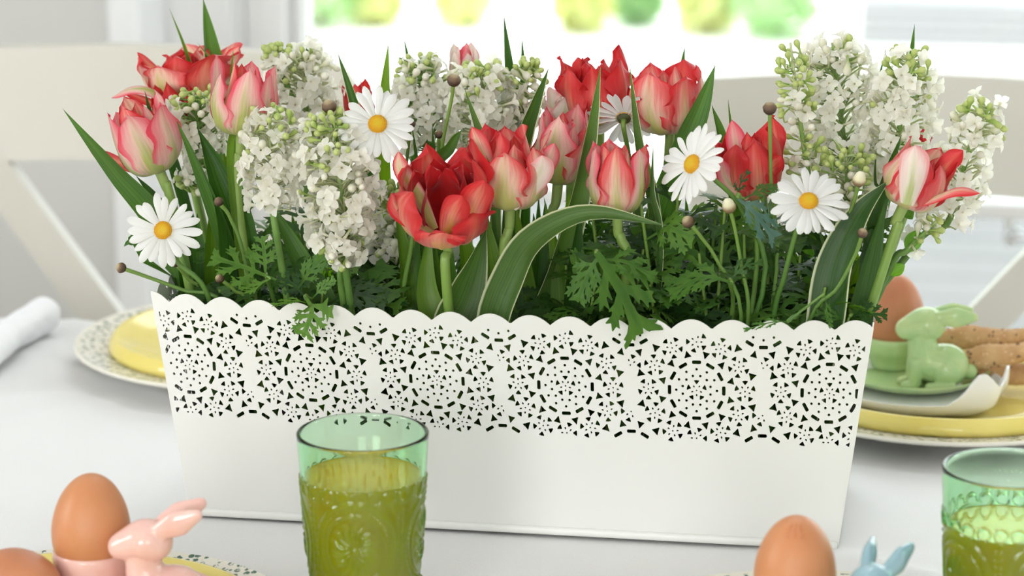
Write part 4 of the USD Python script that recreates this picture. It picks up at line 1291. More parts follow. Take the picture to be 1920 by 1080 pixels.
tulip("wide-open deep red tulip at the front, left of the middle", (838, 444), (828, 282), 172, -0.012, "red", R0, tilt=0.42, op=1.05, n_out=7, n_in=6, deep=7, bowl=1.0, ruffle=0.09, stem=[(836, 520)],
      extra=[([(825, 442), (782, 420), (748, 392), (733, 362)], 20, "petal_mixed", (-0.012, -0.025), (0, 0.7, 0.7)), ([(815, 430), (785, 370), (752, 318), (747, 284)], 16, "petal_mixed", (-0.008, 0.0), (-0.3, 0.2, 1)),
             ([(840, 444), (872, 420), (895, 372), (908, 340)], 30, "petal_red", (-0.014, -0.034), (0.3, 0.2, 1)), ([(836, 446), (848, 405), (866, 368)], 26, "petal_red", (-0.016, -0.04), (0, 0.1, 1))],
      leaves=[([(822, 640), (800, 540), (806, 425)], 27, (0.005, 0.012), "leaf_light", 0.1, 0.3), ([(800, 640), (782, 530), (786, 430)], 26, 0.02, "leaf", -0.4), ([(838, 650), (868, 560), (890, 500), (912, 430)], 44, (-0.004, 0.01), "leaf_var", 0.5, 0.35),
              ([(800, 380), (845, 275), (866, 243)], 14, 0.02, "leaf", 0.3), ([(735, 640), (705, 520), (672, 410)], 42, 0.07, "leaf_light", 0.2, 0.3), ([(760, 640), (765, 520), (770, 400)], 30, 0.05, "leaf_light", -0.3), ([(720, 640), (740, 520), (742, 380)], 24, 0.06, "leaf", 0.3),
              ([(775, 600), (790, 400), (772, 230)], 12, 0.05, "leaf", 0.3), ([(815, 500), (815, 340), (811, 235)], 11, 0.05, "leaf", -0.3)])
tulip("streaked coral and cream tulip just right of the deep red one", (956, 388), (958, 232), 150, 0.004, "mixed", R0, tilt=0.14, op=0.94, n_out=6, n_in=5, ruffle=0.09, stem=[(952, 440), (945, 500)],
      extra=[([(958, 388), (990, 352), (1015, 318), (1017, 292)], 24, "petal_pale", (-0.014, -0.022), (0.3, 0.3, 1)), ([(948, 380), (918, 320), (898, 270), (884, 238)], 17, "petal_mixed", (-0.008, -0.012), (-0.4, 0.1, 1)), ([(960, 386), (1000, 345), (1030, 300), (1040, 268)], 20, "petal_pink", (0.0, -0.002), (0.5, 0.2, 1))],
      leaves=[([(950, 640), (925, 500), (903, 375)], 26, 0.012, "leaf_light", 0.2, 0.3), ([(925, 640), (960, 520), (1010, 445), (1110, 402), (1252, 424)], 36, (-0.012, -0.028), "leaf_var", -0.2, 0.5, True, 0.35),
              ([(950, 450), (975, 280), (1002, 195), (1028, 128)], 22, 0.05, "leaf_var", 0.6), ([(925, 330), (895, 240), (871, 166)], 12, 0.03, "leaf_var", 0.5), ([(960, 640), (965, 560), (975, 440)], 30, 0.03, "leaf", -0.2)])
tulip("pink tulip with a green outer petal, behind the streaked coral one", (1046, 344), (1060, 208), 108, 0.045, "pink", R0, tilt=0.05, op=0.92, n_out=6, n_in=5, ruffle=0.09, stem=[(1035, 400), (1020, 490)],
      leaves=[([(1000, 640), (1045, 510), (1085, 370), (1110, 230), (1126, 124)], 26, (0.03, 0.035), "leaf_var", 0.45), ([(985, 640), (1050, 520), (1120, 430)], 48, 0.045, "leaf", 0.3, 0.3), ([(1020, 640), (1010, 500), (1000, 400)], 26, 0.05, "leaf", -0.3), ([(1065, 640), (1100, 540), (1150, 450)], 40, 0.06, "leaf", 0.2)])
tulip("whitish tulip with thin curled petals, at the back between the red ones", (1070, 236), (1066, 168), 96, 0.11, "pale", R0, op=1.0, n_out=6, n_in=3, extra=[([(1080, 225), (1085, 180), (1105, 165)], 9, "petal_pale", (0, -0.01), (0, 0.5, 1))])
tulip("ruffled bright red tulip at the back, right of the middle", (1122, 232), (1112, 100), 128, 0.10, "red", R0, tilt=0.04, op=0.98, n_out=6, n_in=5, ruffle=0.11, extra=[([(1110, 215), (1075, 175), (1048, 142)], 17, "petal_red", (0, -0.01), (-0.3, 0.3, 1))])
tulip("closed pink and cream tulip below the big red one, beside the arching leaf", (1158, 400), (1154, 256), 122, 0.006, "pink", R0, tilt=0.06, op=0.84, n_out=6, n_in=5, ruffle=0.06, stem=[(1165, 450), (1175, 520)],
      leaves=[([(1225, 440), (1196, 270), (1181, 128)], 15, 0.045, "leaf_var", 0.5), ([(1235, 480), (1222, 360), (1224, 270)], 9, 0.004, "leaf_var", 0.7), ([(1260, 640), (1250, 520), (1240, 430)], 26, 0.06, "leaf", 0.2)])
tulip("twin-toned pink and red tulip at the back, beside the broad dark leaf", (1252, 250), (1243, 116), 142, 0.085, "mixed", R0, tilt=0.04, op=0.98, n_out=6, n_in=5, ruffle=0.08,
      leaves=[([(1262, 330), (1276, 150), (1284, 86)], 9, 0.12, "leaf", 0.3), ([(1225, 480), (1285, 290), (1318, 200), (1341, 122)], 30, 0.055, "leaf", -0.3, 0.4), ([(1385, 380), (1372, 260), (1365, 186)], 7, 0.06, "leaf_var", 0.5), ([(1375, 400), (1355, 270), (1334, 195)], 16, 0.06, "leaf", 0.4)])
tulip("rosy tulip with curled petals between the two right-hand daisies", (1410, 372), (1398, 232), 126, 0.04, "rosy", R0, tilt=0.10, op=0.95, n_out=6, n_in=5, ruffle=0.09,
      extra=[([(1400, 365), (1385, 290), (1372, 225)], 19, "petal_pink", (-0.01, -0.012), (-0.2, 0.2, 1)), ([(1405, 370), (1365, 340), (1352, 298)], 16, "petal_pink", (-0.014, -0.022), (-0.3, 0.3, 1)), ([(1412, 372), (1440, 320), (1466, 292)], 19, "petal_red", (-0.012, -0.018), (0.3, 0.3, 1))])
tulip("small red tulip mostly hidden behind the lilac at the far right", (1716, 320), (1724, 238), 44, 0.115, "red", R0, op=0.85, n_out=5, n_in=3,
      leaves=[([(1690, 260), (1706, 120), (1715, 44)], 9, 0.12, "leaf", 0.3), ([(1640, 230), (1648, 150), (1659, 99)], 5, 0.125, "leaf", 0.4), ([(1652, 420), (1640, 340), (1643, 273)], 6, 0.06, "leaf_var", 0.6)])
tulip("right-hand red and white tulip with one petal curling far out to the right", (1694, 386), (1748, 272), 132, 0.022, "mixed", R0, tilt=0.08, op=0.92, n_out=6, n_in=5, stem=[(1684, 420), (1660, 490)], ruffle=0.05,
      extra=[([(1702, 384), (1745, 372), (1795, 356), (1838, 362)], 15, "petal_mixed", (-0.012, -0.02), (0, 0.8, 0.6)), ([(1700, 384), (1712, 320), (1716, 272)], 27, "petal_pale", (-0.022, -0.03), (-0.2, 0.1, 1)), ([(1715, 375), (1760, 330), (1785, 300), (1806, 282)], 18, "petal_red", (0.0, 0.0), (0.4, 0.3, 1))],
      leaves=[([(1600, 640), (1630, 450), (1662, 330), (1690, 252)], 22, (0.03, 0.035), "leaf", 0.5), ([(1545, 640), (1568, 500), (1612, 402), (1668, 337)], 40, (0.0, 0.012), "leaf_var", -0.5, 0.3), ([(1595, 640), (1630, 500), (1660, 372)], 30, 0.02, "leaf", 0.4, 0.4), ([(1570, 640), (1600, 540), (1640, 430)], 30, 0.035, "leaf_light", 0.2)])


RB = np.random.default_rng(77)
for key, xs in (("small coral tulip half hidden", (560, 590, 715, 745)), ("small pale pink tulip farthest", range(765, 960, 36)), ("whitish tulip", range(965, 1075, 34)), ("ruffled bright red", range(1080, 1215, 34)), ("twin-toned pink", range(1215, 1340, 36)), ("rosy tulip", range(1345, 1470, 40)), ("small red tulip mostly", range(1475, 1600, 40))):
    t = next(x for x in TULIPS if x.label.startswith(key))
    for x in xs:
        if 735 < x < 1080:                                 # broad blades nearer the front, between the stems
            y1 = RB.uniform(362, 435)
            leaf_on(t, RB, [(x + 14, 650), (x + 14 + RB.uniform(-10, 10), 540), (x + RB.uniform(-18, 34), y1)], RB.uniform(24, 34), RB.uniform(0.004, 0.035), "leaf" if RB.random() < 0.6 else "leaf_light", fold=0.35)
        top = 350 + 60 * RB.random() if x < 1300 else 420 + 50 * RB.random()
        leaf_on(t, RB, [(x, 640), (x + RB.uniform(-8, 8), 500), (x + RB.uniform(-26, 26), top)], RB.uniform(20, 32), RB.uniform(0.085, 0.115), "leaf" if RB.random() < 0.7 else "leaf_light", fold=0.35)


# ------------------------------------------------------------------ daisies
def daisy(label, c, Rpx, facing, v, stem, rng, n=21, droop=0.1):
    C = at(*c, v)
    mpp = px_m(C)
    R = Rpx * mpp
    ax = camdir(*facing)
    Rm = rot_to(ax, rng.random() * 6.28)
    t = Thing("daisy", label, "daisy", root_of(C - ax * 0.02))
    r0 = 0.25 * R
    for k in range(n):
        a = k * 2 * np.pi / n + rng.uniform(-0.07, 0.07)
        L_ = R * rng.uniform(0.88, 1.07)
        w = R * rng.uniform(0.092, 0.13)
        dz = rng.uniform(-0.05, 0.05) * R + (0.03 * R if k % 2 else -0.01 * R)
        d = np.array([math.cos(a), math.sin(a), 0])
        bend = rng.uniform(-0.5, 1.2) * droop
        pts = [d * r0 * 0.6 + [0, 0, 0.01 * R], d * (r0 + 0.3 * (L_ - r0)) + [0, 0, 0.05 * R + dz * 0.5], d * (r0 + 0.7 * (L_ - r0)) + [0, 0, 0.05 * R + dz - 0.2 * bend * R], d * L_ + [0, 0, 0.03 * R + dz - bend * R]]
        (v_, f_), uv = ribbon(np.array(pts), w, (rng.uniform(-0.2, 0.2), rng.uniform(-0.2, 0.2), 1), fold=-0.22, n=10, m=7, rng=rng, hw_fn=lambda s: np.clip(0.38 + 1.0 * s, 0, 1) * np.sqrt(np.clip(1 - np.clip((s - 0.62) / 0.39, 0, 1) ** 2.0, 0.004, 1)))
        u_ = (uv[:, 0] - 0.5) * 2
        v_ = v_ + np.outer(np.cos(u_ * 3 * np.pi) * 0.012 * R, [0, 0, 1])
        t.part("petal", (v_ @ Rm.T + C, f_), M["ray"], uv=uv)
    # the yellow disc: a low dome of tiny florets
    vs, fs, uvs, nn = [], [], [], 0
    prof = [(0.0, 0.12), (0.09, 0.122), (0.16, 0.108), (0.215, 0.07), (0.24, 0.02), (0.23, -0.01)]
    v_, f_ = lathe([(a * R + 1e-6, b * R) for a, b in prof], 24)
    vs.append(v_), fs.append(f_), uvs.append(np.repeat([[0.5, min(1, a / 0.24)] for a, b in prof], 24, 0))
    nn = len(v_)
    oc = trimesh.creation.icosphere(0, 1.0)
    ov, of = np.array(oc.vertices), np.array(oc.faces)
    for k in range(170):
        q = math.sqrt((k + 0.5) / 170)
        a = k * 2.39996
        rr = 0.235 * R * q
        z = np.interp(rr / R, [p_[0] for p_ in prof[:5]], [p_[1] for p_ in prof[:5]]) * R
        s_ = R * (0.009 + 0.007 * q)
        vs.append(ov * [s_, s_, s_ * 1.5] + [rr * math.cos(a), rr * math.sin(a), z])
        fs.append(of + nn)
        uvs.append(np.tile([0.5, q], (len(ov), 1)))
        nn += len(ov)
    t.part("disc", (np.vstack(vs) @ Rm.T + C, np.vstack(fs)), M["disc"], uv=np.vstack(uvs), label="yellow disc of tiny florets")
    v_, f_ = lathe([(0.03 * R, -0.11 * R), (0.12 * R, -0.085 * R), (0.19 * R, -0.03 * R), (0.2 * R, 0.0), (0.02 * R, 0.0)], 20)
    t.part("calyx", (v_ @ Rm.T + C, f_), M["calyx"], label="dark green calyx")
    mid = [at(x, y, v + 0.004 + 0.006 * i) for i, (x, y) in enumerate(stem)]
    pts = [t.loc] + mid[::-1] + [C - ax * 0.008, C - ax * 0.001 * 1]
    msh, uv = stem_mesh(pts, [0.0017, 0.0016, 0.0014, 0.0018], 7, 22)
    t.part("stem", msh, M["stem_dark"], uv=uv)
    return t


R1 = np.random.default_rng(17)
daisy("white daisy lowest at the far left, facing the viewer", (306, 432), 72, (-0.12, 0.12, 1), -0.014, [(332, 490), (395, 570)], R1, 20)
daisy("white daisy left of the middle, in front of the lilac", (708, 233), 75, (0.05, 0.3, 1), 0.0, [(745, 295), (775, 420), (748, 600)], R1, 22)
daisy("white daisy seen from its side, right of the middle, facing left", (1299, 308), 78, (-0.72, 0.26, 0.64), -0.006, [(1338, 335), (1392, 395), (1432, 540)], R1, 20)
daisy("white daisy at the right facing up and forwards, near the right tulip", (1516, 378), 76, (0.0, 0.5, 0.87), -0.008, [(1497, 420), (1470, 520), (1450, 610)], R1, 21)
daisy("white daisy turned away at the back, its dark calyx showing", (1170, 222), 66, (0.05, 0.72, -0.6), 0.075, [(1180, 300), (1190, 420)], R1, 20, 0.0)


def bud(label, c, rpx, v, stem, rng, opening=False, axis=None):
    C = at(*c, v)
    r = rpx * px_m(C)
    mid = [at(x, y, v + 0.005 * (i + 1)) for i, (x, y) in enumerate(stem)]
    ax = nrm(C - mid[0])
    t = Thing("daisy_bud", label, "flower bud", root_of(mid[-1]))
    h = 1.5 if opening else 1.0
    z = np.linspace(-1, h, 12)
    pr = [(math.sqrt(max(0.0, 1 - (q if q < 0 else q / h) ** 2)) * r * (0.92 if q > 0.3 else 1) + 1e-6, q * r) for q in z]
    v_, f_ = lathe(pr, 18)
    k = 1 + 0.05 * np.cos(9 * np.arctan2(v_[:, 1], v_[:, 0]) + v_[:, 2] / r * 4)
    v_[:, :2] *= k[:, None]
    uv = np.repeat([[0.5, (q + 1) / (h + 1)] for q in z], 18, 0)
    Rm = rot_to(ax)
    t.part("bud_head", (v_ @ Rm.T + C, f_), M["budopen" if opening else "budscale"], uv=uv)
    msh, uv = stem_mesh([t.loc] + mid[::-1] + [C - ax * r * 0.9], [0.0016, 0.0013, 0.0011, 0.0013], 6, 20)
    t.part("stem", msh, M["stem_dark"], uv=uv)
    return t


for lab, c, r, v, stem, op in (
    ("round brown daisy bud reaching out over the left plate", (227, 502), 10, -0.016, [(270, 517), (345, 545), (425, 582)], False),
    ("brown daisy bud between the left tulip leaves", (410, 378), 9, 0.0, [(432, 410), (462, 500)], False),
    ("small brown daisy bud low among the left ferny leaves", (412, 522), 9, -0.004, [(440, 545), (470, 585)], False),
    ("brown daisy bud under the left daisy", (329, 493), 8, 0.012, [(350, 520), (400, 580)], False),
    ("dark daisy bud above the big front lilac", (617, 199), 14, -0.002, [(625, 230), (640, 330), (640, 560)], False),
    ("dark daisy bud standing tall in the middle on a bent stem", (851, 150), 13, 0.012, [(846, 190), (828, 280), (812, 420)], False),
    ("black-brown daisy bud beside the middle-left daisy", (769, 232), 10, 0.03, [(766, 270), (760, 340), (755, 500)], False),
    ("black-brown daisy bud behind the bent bud stem", (823, 252), 8, 0.04, [(822, 290), (815, 400)], False),
    ("dark daisy bud standing tall at the right, before the lilac", (1443, 203), 13, 0.006, [(1444, 250), (1446, 350), (1455, 520)], False),
    ("beige daisy bud low at the right of the middle", (1290, 416), 12, -0.016, [(1315, 445), (1345, 490), (1390, 600)], False),
    ("opening cream daisy bud beneath the side-turned daisy", (1367, 388), 13, -0.016, [(1377, 425), (1390, 500), (1402, 610)], True),
    ("opening cream daisy bud before the right-hand lilac", (1611, 338), 13, 0.004, [(1600, 380), (1560, 480), (1530, 600)], True),
    ("brown daisy bud in front of the right broad leaf, on a curved stem", (1617, 437), 10, -0.016, [(1607, 470), (1570, 540), (1515, 610)], False),
):
    bud(lab, c, r, v, stem, R1, op)


# ------------------------------------------------------------------ lilac
def floret_mesh(rng, size):
    """Four petals on a slender tube, axis z, the face at the origin."""
    vs, fs, uv, n = [], [], [], 0
    k = 5
    pr = [(0.11, -1.15), (0.13, -0.6), (0.15, -0.2), (0.2, 0.0)]
    a = np.arange(k) * 2 * np.pi / k
    v = np.array([[r * math.cos(q), r * math.sin(q), z] for r, z in pr for q in a])
    vs.append(v), fs.append(grid_faces(len(pr), k, True)), uv.append(np.repeat([[0.5, 0.0], [0.5, 0.2], [0.5, 0.35], [0.5, 0.5]], k, 0))
    n = len(v)
    up = rng.uniform(0.0, 1.15)
    a0 = rng.random() * 6.28
    for i in range(4):
        phi = a0 + i * math.pi / 2 + rng.uniform(-0.12, 0.12)
        s = np.linspace(0, 1, 5)
        u = np.linspace(-1, 1, 4)
        w = np.array([0.16, 0.36, 0.44, 0.33, 0.06]) * rng.uniform(0.9, 1.1)
        e = up + rng.uniform(-0.2, 0.2)
        pts = []
        for j in range(5):
            rad = 0.1 + 0.95 * s[j] * math.cos(e * (0.4 + 0.6 * (1 - s[j])))
            z = 0.9 * s[j] * math.sin(e) - 0.25 * s[j] ** 3
            for q in u:
                lat = w[j] * q
                zz = z + 0.35 * w[j] * q * q
                pts.append([rad * math.cos(phi) - lat * math.sin(phi), rad * math.sin(phi) + lat * math.cos(phi), zz])
        vs.append(np.array(pts)), fs.append(grid_faces(5, 4) + n), uv.append(np.repeat(np.stack([np.full(5, 0.5), 0.5 + 0.5 * s], 1), 4, 0))
        n += 20
    return np.vstack(vs) * size, np.vstack(fs), np.vstack(uv)


def budlet_mesh(size):
    pr = [(0.10, -1.4), (0.13, -0.7), (0.22, -0.35), (0.40, 0.0), (0.42, 0.3), (0.26, 0.58), (0.02, 0.66)]
    v, f = lathe(pr, 8)
    return v * size, f, np.repeat([[0.5, np.clip((z + 1.4) / 2.06, 0, 1)] for r, z in pr], 8, 0)


def lilac(label, axis, rad, v, nf, nb, rng, green_tip=0.25, stem_to=None, size=1.0, shape=(0.8, 1.0, 0.95, 0.55), leaves=(), green=0.5, dv=0.0):
    A = spline(px_line(axis, v, v + dv), 24)
    mpp = px_m(A[0])
    t = Thing("lilac_sprig", label, "lilac", root_of(A[0], None, 0.88))
    nf, nb = int(nf * 1.22), int(nb + nf * 0.2)
    n = nf + nb
    mids = [at(x, y, v) for x, y in (stem_to or [])]
    (sv, sf), suv = stem_mesh([t.loc] + mids[::-1] + [A[0], A[8], A[16], A[23]], [0.0026, 0.0022, 0.0016, 0.0008], 6, 26)
    parts, puv = [(sv, sf)], [suv]
    kinds = np.array([1] * nf + [0] * nb)
    # buds gather towards the tip, open florets below
    ts = np.sort(rng.random(n)) * 0.98 + 0.02
    score = ts + rng.normal(size=n) * 0.28
    order = np.argsort(score)
    kinds_at = np.zeros(n, int)
    kinds_at[order[:nf]] = 1
    fl, bg, bw = [], [], []
    for i in range(n):
        s = ts[i]
        p0 = A[min(23, int(s * 23))]
        ax = nrm(A[min(23, int(s * 23) + 1)] - A[max(0, int(s * 23) - 1)])
        rr = rad * mpp * np.interp(s, np.linspace(0, 1, len(shape)), shape)
        a = i * 2.39996 + rng.uniform(-0.4, 0.4)
        Rm = rot_to(ax)
        out = Rm @ np.array([math.cos(a), math.sin(a), 0.0])
        q = rng.uniform(0.2, 1.0) ** 0.45
        tip_s = max(0.0, (s - 0.8) / 0.2)
        d = nrm(out * (1 - 0.7 * tip_s) + ax * (0.25 + 0.8 * tip_s) + rng.normal(size=3) * 0.45)
        P = p0 + out * rr * q + ax * rr * 0.25
        isf = kinds_at[i] == 1
        g = rng.random()
        is_green = (not isf) and (g < green * (0.35 + 0.65 * s) or s > 1 - green_tip)
        sz = (0.0061 if isf else (0.0050 if is_green else 0.0060) * rng.uniform(0.8, 1.1)) * size
        Fm = rot_to(d, rng.random() * 6.28)
        if isf:
            v_, f_, uv = floret_mesh(rng, sz * rng.uniform(0.9, 1.12))
            L_ = 1.15 * sz
            t.part("floret", (v_ @ Fm.T + P, f_), M["floret"], uv=uv)
        else:
            v_, f_, uv = budlet_mesh(sz)
            L_ = 1.4 * sz
            t.part("bud", (v_ @ Fm.T + P, f_), M["bud_green" if is_green else "bud_white"], uv=uv, label="green bud" if is_green else None)
        e_ = P - d * L_
        b_ = p0 - ax * rr * 0.15
        m_ = (e_ + b_) / 2 + ax * 0.0008
        tv, tf = tube([b_, m_, e_], [0.0007, 0.0005], 4, caps=False)
        parts.append((tv, tf))
        puv.append(np.tile([0.5, 0.9], (len(tv), 1)))
    t.part("stem", join(*parts), M["lilac_stem"], uv=np.vstack(puv))
    for c, r, ang in leaves:
        C = at(*c, v)
        d = camdir(math.cos(ang), math.sin(ang), 0.2)
        (v_, f_), uv = ribbon([C - d * r * mpp, C, C + d * r * mpp], r * mpp * 0.72, camdir(0.25, 0.3, 1), fold=0.2, n=14, m=7, rng=rng, hw_fn=lambda s: np.sin(np.pi * np.clip(s, 0.01, 0.99)) ** 0.75)
        t.part("leaf", (v_, f_), M["lilac_leaf"], uv=uv)
    return t


R2 = np.random.default_rng(33)
lilac("white lilac sprig between the two left-hand pink tulips", [(382, 300), (372, 235), (362, 172)], 58, 0.06, 46, 26, R2, stem_to=[(400, 420)], green=0.45)
lilac("short low lilac tuft hanging beside the left tulip's stem", [(385, 300), (365, 330), (350, 352)], 30, 0.05, 12, 12, R2, green=0.4, stem_to=[(400, 420)])
lilac("white lilac sprig at the upper left, a lime-green bud tip on its left", [(580, 280), (572, 180), (566, 95)], 68, 0.10, 80, 14, R2, stem_to=[(585, 420)], green=0.3, green_tip=0.05)
lilac("lime-green lilac bud cluster at the top left, before the window frame", [(535, 150), (518, 115), (510, 88)], 24, 0.095, 2, 26, R2, stem_to=[(570, 300)], green=1.0)
lilac("front white lilac sprig under the slim pink tulip", [(512, 395), (508, 300), (505, 205)], 62, 0.0, 64, 26, R2, stem_to=[(525, 480)], green=0.5)
lilac("biggest white lilac sprig at the front, its florets hanging down", [(652, 452), (635, 330), (605, 215)], 88, -0.004, 96, 52, R2, stem_to=[(640, 540)], green=0.5, shape=(0.75, 1.0, 0.8, 0.35))
lilac("small drooping lilac cluster at the foot of the biggest one", [(640, 420), (640, 450), (625, 470)], 62, -0.008, 26, 22, R2, stem_to=[(650, 520)], green=0.6, shape=(0.9, 1.0, 0.8, 0.6))
lilac("white lilac sprig at the back, behind the middle-left daisy", [(805, 290), (795, 200), (785, 112)], 66, 0.10, 78, 30, R2, stem_to=[(800, 420)], green=0.5, green_tip=0.1)
lilac("white lilac sprig in the middle, behind the bent bud stem", [(912, 300), (908, 210), (902, 128)], 76, 0.085, 88, 24, R2, stem_to=[(905, 420)], green=0.5, green_tip=0.05)
lilac("green-budded lilac tip right of the middle sprig", [(980, 240), (986, 170), (992, 116)], 34, 0.095, 10, 44, R2, stem_to=[(970, 380)], green=0.85)
lilac("dark shaded lilac buds low between the stems, left of the red tulip", [(748, 510), (745, 430), (735, 350)], 55, 0.055, 40, 40, R2, stem_to=[(750, 580)], green=0.5)
lilac("tall white lilac sprig at the right, brightest against the window", [(1590, 340), (1575, 200), (1560, 80)], 84, 0.10, 105, 12, R2, stem_to=[(1585, 480)], green=0.3, green_tip=0.0)
lilac("green-tipped lilac spike leading the right-hand lilacs", [(1530, 420), (1502, 240), (1482, 80)], 40, 0.055, 16, 64, R2, stem_to=[(1540, 520)], green=0.8, shape=(0.8, 1.0, 0.9, 0.6))
lilac("white lilac sprig with a bud tip, right of the tallest one", [(1665, 360), (1690, 220), (1702, 92)], 68, 0.085, 78, 24, R2, stem_to=[(1640, 480)], green=0.5)
lilac("white lilac sprig leaning out at the far right edge of the bouquet", [(1775, 420), (1815, 290), (1845, 185)], 58, 0.07, 52, 32, R2, stem_to=[(1700, 480)], green=0.5)
lilac("lime-green lilac buds low behind the opening cream bud", [(1590, 460), (1590, 370), (1585, 280)], 66, 0.05, 18, 74, R2, stem_to=[(1580, 540)], green=0.8)
lilac("sparse lilac side shoot with round leaves below the right tulip", [(1700, 470), (1735, 435), (1770, 402)], 30, 0.04, 3, 13, R2, stem_to=[(1660, 520)], green=0.7, leaves=(((1712, 452), 24, 1.1), ((1682, 506), 17, 0.6), ((1700, 395), 20, 2.2)))


# ------------------------------------------------------------------ marguerite foliage
def dissected(rng, lobes=4, spread=0.9):
    """A deeply cut leaf as a flat polygon from (0,0) to (0,1)."""
    shp = []

    def lobe(p, d, L_, w, teeth):
        n = np.array([-d[1], d[0]])
        q = p + d * L_
        shp.append(Polygon([p - n * w * 0.45, p + d * L_ * 0.55 - n * w * 0.75, q - d * L_ * 0.12 - n * w * 0.36, q, q - d * L_ * 0.12 + n * w * 0.36, p + d * L_ * 0.55 + n * w * 0.75, p + n * w * 0.45]))
        for k in range(teeth):
            for s in (-1, 1):
                f = 0.42 + 0.26 * k + rng.uniform(-0.06, 0.06)
                b = p + d * L_ * f
                dd = nrm(np.append(d * 0.8 + s * n * 0.75, 0))[:2]
                ll = L_ * (0.34 - 0.06 * k) * rng.uniform(0.8, 1.2)
                m = np.array([-dd[1], dd[0]])
                shp.append(Polygon([b - m * w * 0.5, b + dd * ll * 0.6 - m * w * 0.34, b + dd * ll, b + dd * ll * 0.6 + m * w * 0.34, b + m * w * 0.5]))

    lobe(np.array([0.0, 0.0]), np.array([0.0, 1.0]), 1.0, 0.072, 0)
    for k in range(lobes):
        f = 0.24 + 0.58 * k / max(1, lobes - 1)
        for s in (-1, 1):
            a = (0.95 - 0.25 * k / lobes) * spread * rng.uniform(0.85, 1.15)
            lobe(np.array([0.0, f + (0.04 if s > 0 else 0)]), np.array([s * math.sin(a), math.cos(a)]), (0.52 - 0.26 * k / lobes) * rng.uniform(0.85, 1.15), 0.062, 2 if k < lobes - 1 else 1)
    lobe(np.array([0.0, 0.72]), np.array([0.0, 1.0]), 0.32, 0.09, 1)
    return unary_union(shp).buffer(0.006, quad_segs=1).simplify(0.008)


def flat_tri(poly, cuts=5):
    V, F, n = [], [], 0
    for i in range(cuts):
        c = poly.intersection(sbox(-2, -0.1 + 1.25 * i / cuts, 2, -0.1 + 1.25 * (i + 1) / cuts))
        for g in getattr(c, "geoms", [c]):
            if g.geom_type == "Polygon" and g.area > 1e-6:
                v, f = trimesh.creation.triangulate_polygon(g, engine="earcut")
                V.append(v), F.append(np.asarray(f) + n)
                n += len(v)
    return np.vstack(V), np.vstack(F)


R3 = np.random.default_rng(8)
FERNS = [flat_tri(dissected(R3, 3 + k % 2, 0.8 + 0.12 * (k % 4))) for k in range(8)]


def fern_leaf(pts, facing, k, width=1.0, fold=0.15):
    """Lays cut leaf k along a curve."""
    V, F = FERNS[k % len(FERNS)]
    p = spline(pts, 20)
    t, _, _ = frames(p)
    Lc = np.linalg.norm(np.diff(p, axis=0), axis=1).sum()
    s = np.clip(V[:, 1], 0, 1.05)
    P = np.stack([np.interp(s, np.linspace(0, 1, 20), p[:, i]) for i in range(3)], 1)
    Tt = np.stack([np.interp(s, np.linspace(0, 1, 20), t[:, i]) for i in range(3)], 1)
    N = np.asarray(facing, float)
    N = N - Tt * (Tt @ N)[:, None]
    N /= np.linalg.norm(N, axis=1, keepdims=True) + 1e-9
    S = np.cross(Tt, N)
    lat = V[:, 0] * Lc * width
    v = P + S * lat[:, None] + N * (np.abs(V[:, 0]) * Lc * fold - 0.25 * Lc * V[:, 0] ** 2)[:, None] + Tt * ((V[:, 1] - s) * Lc)[:, None]
    uv = np.stack([np.clip(0.5 + V[:, 0], 0, 1), s], 1)
    return (v, F), uv


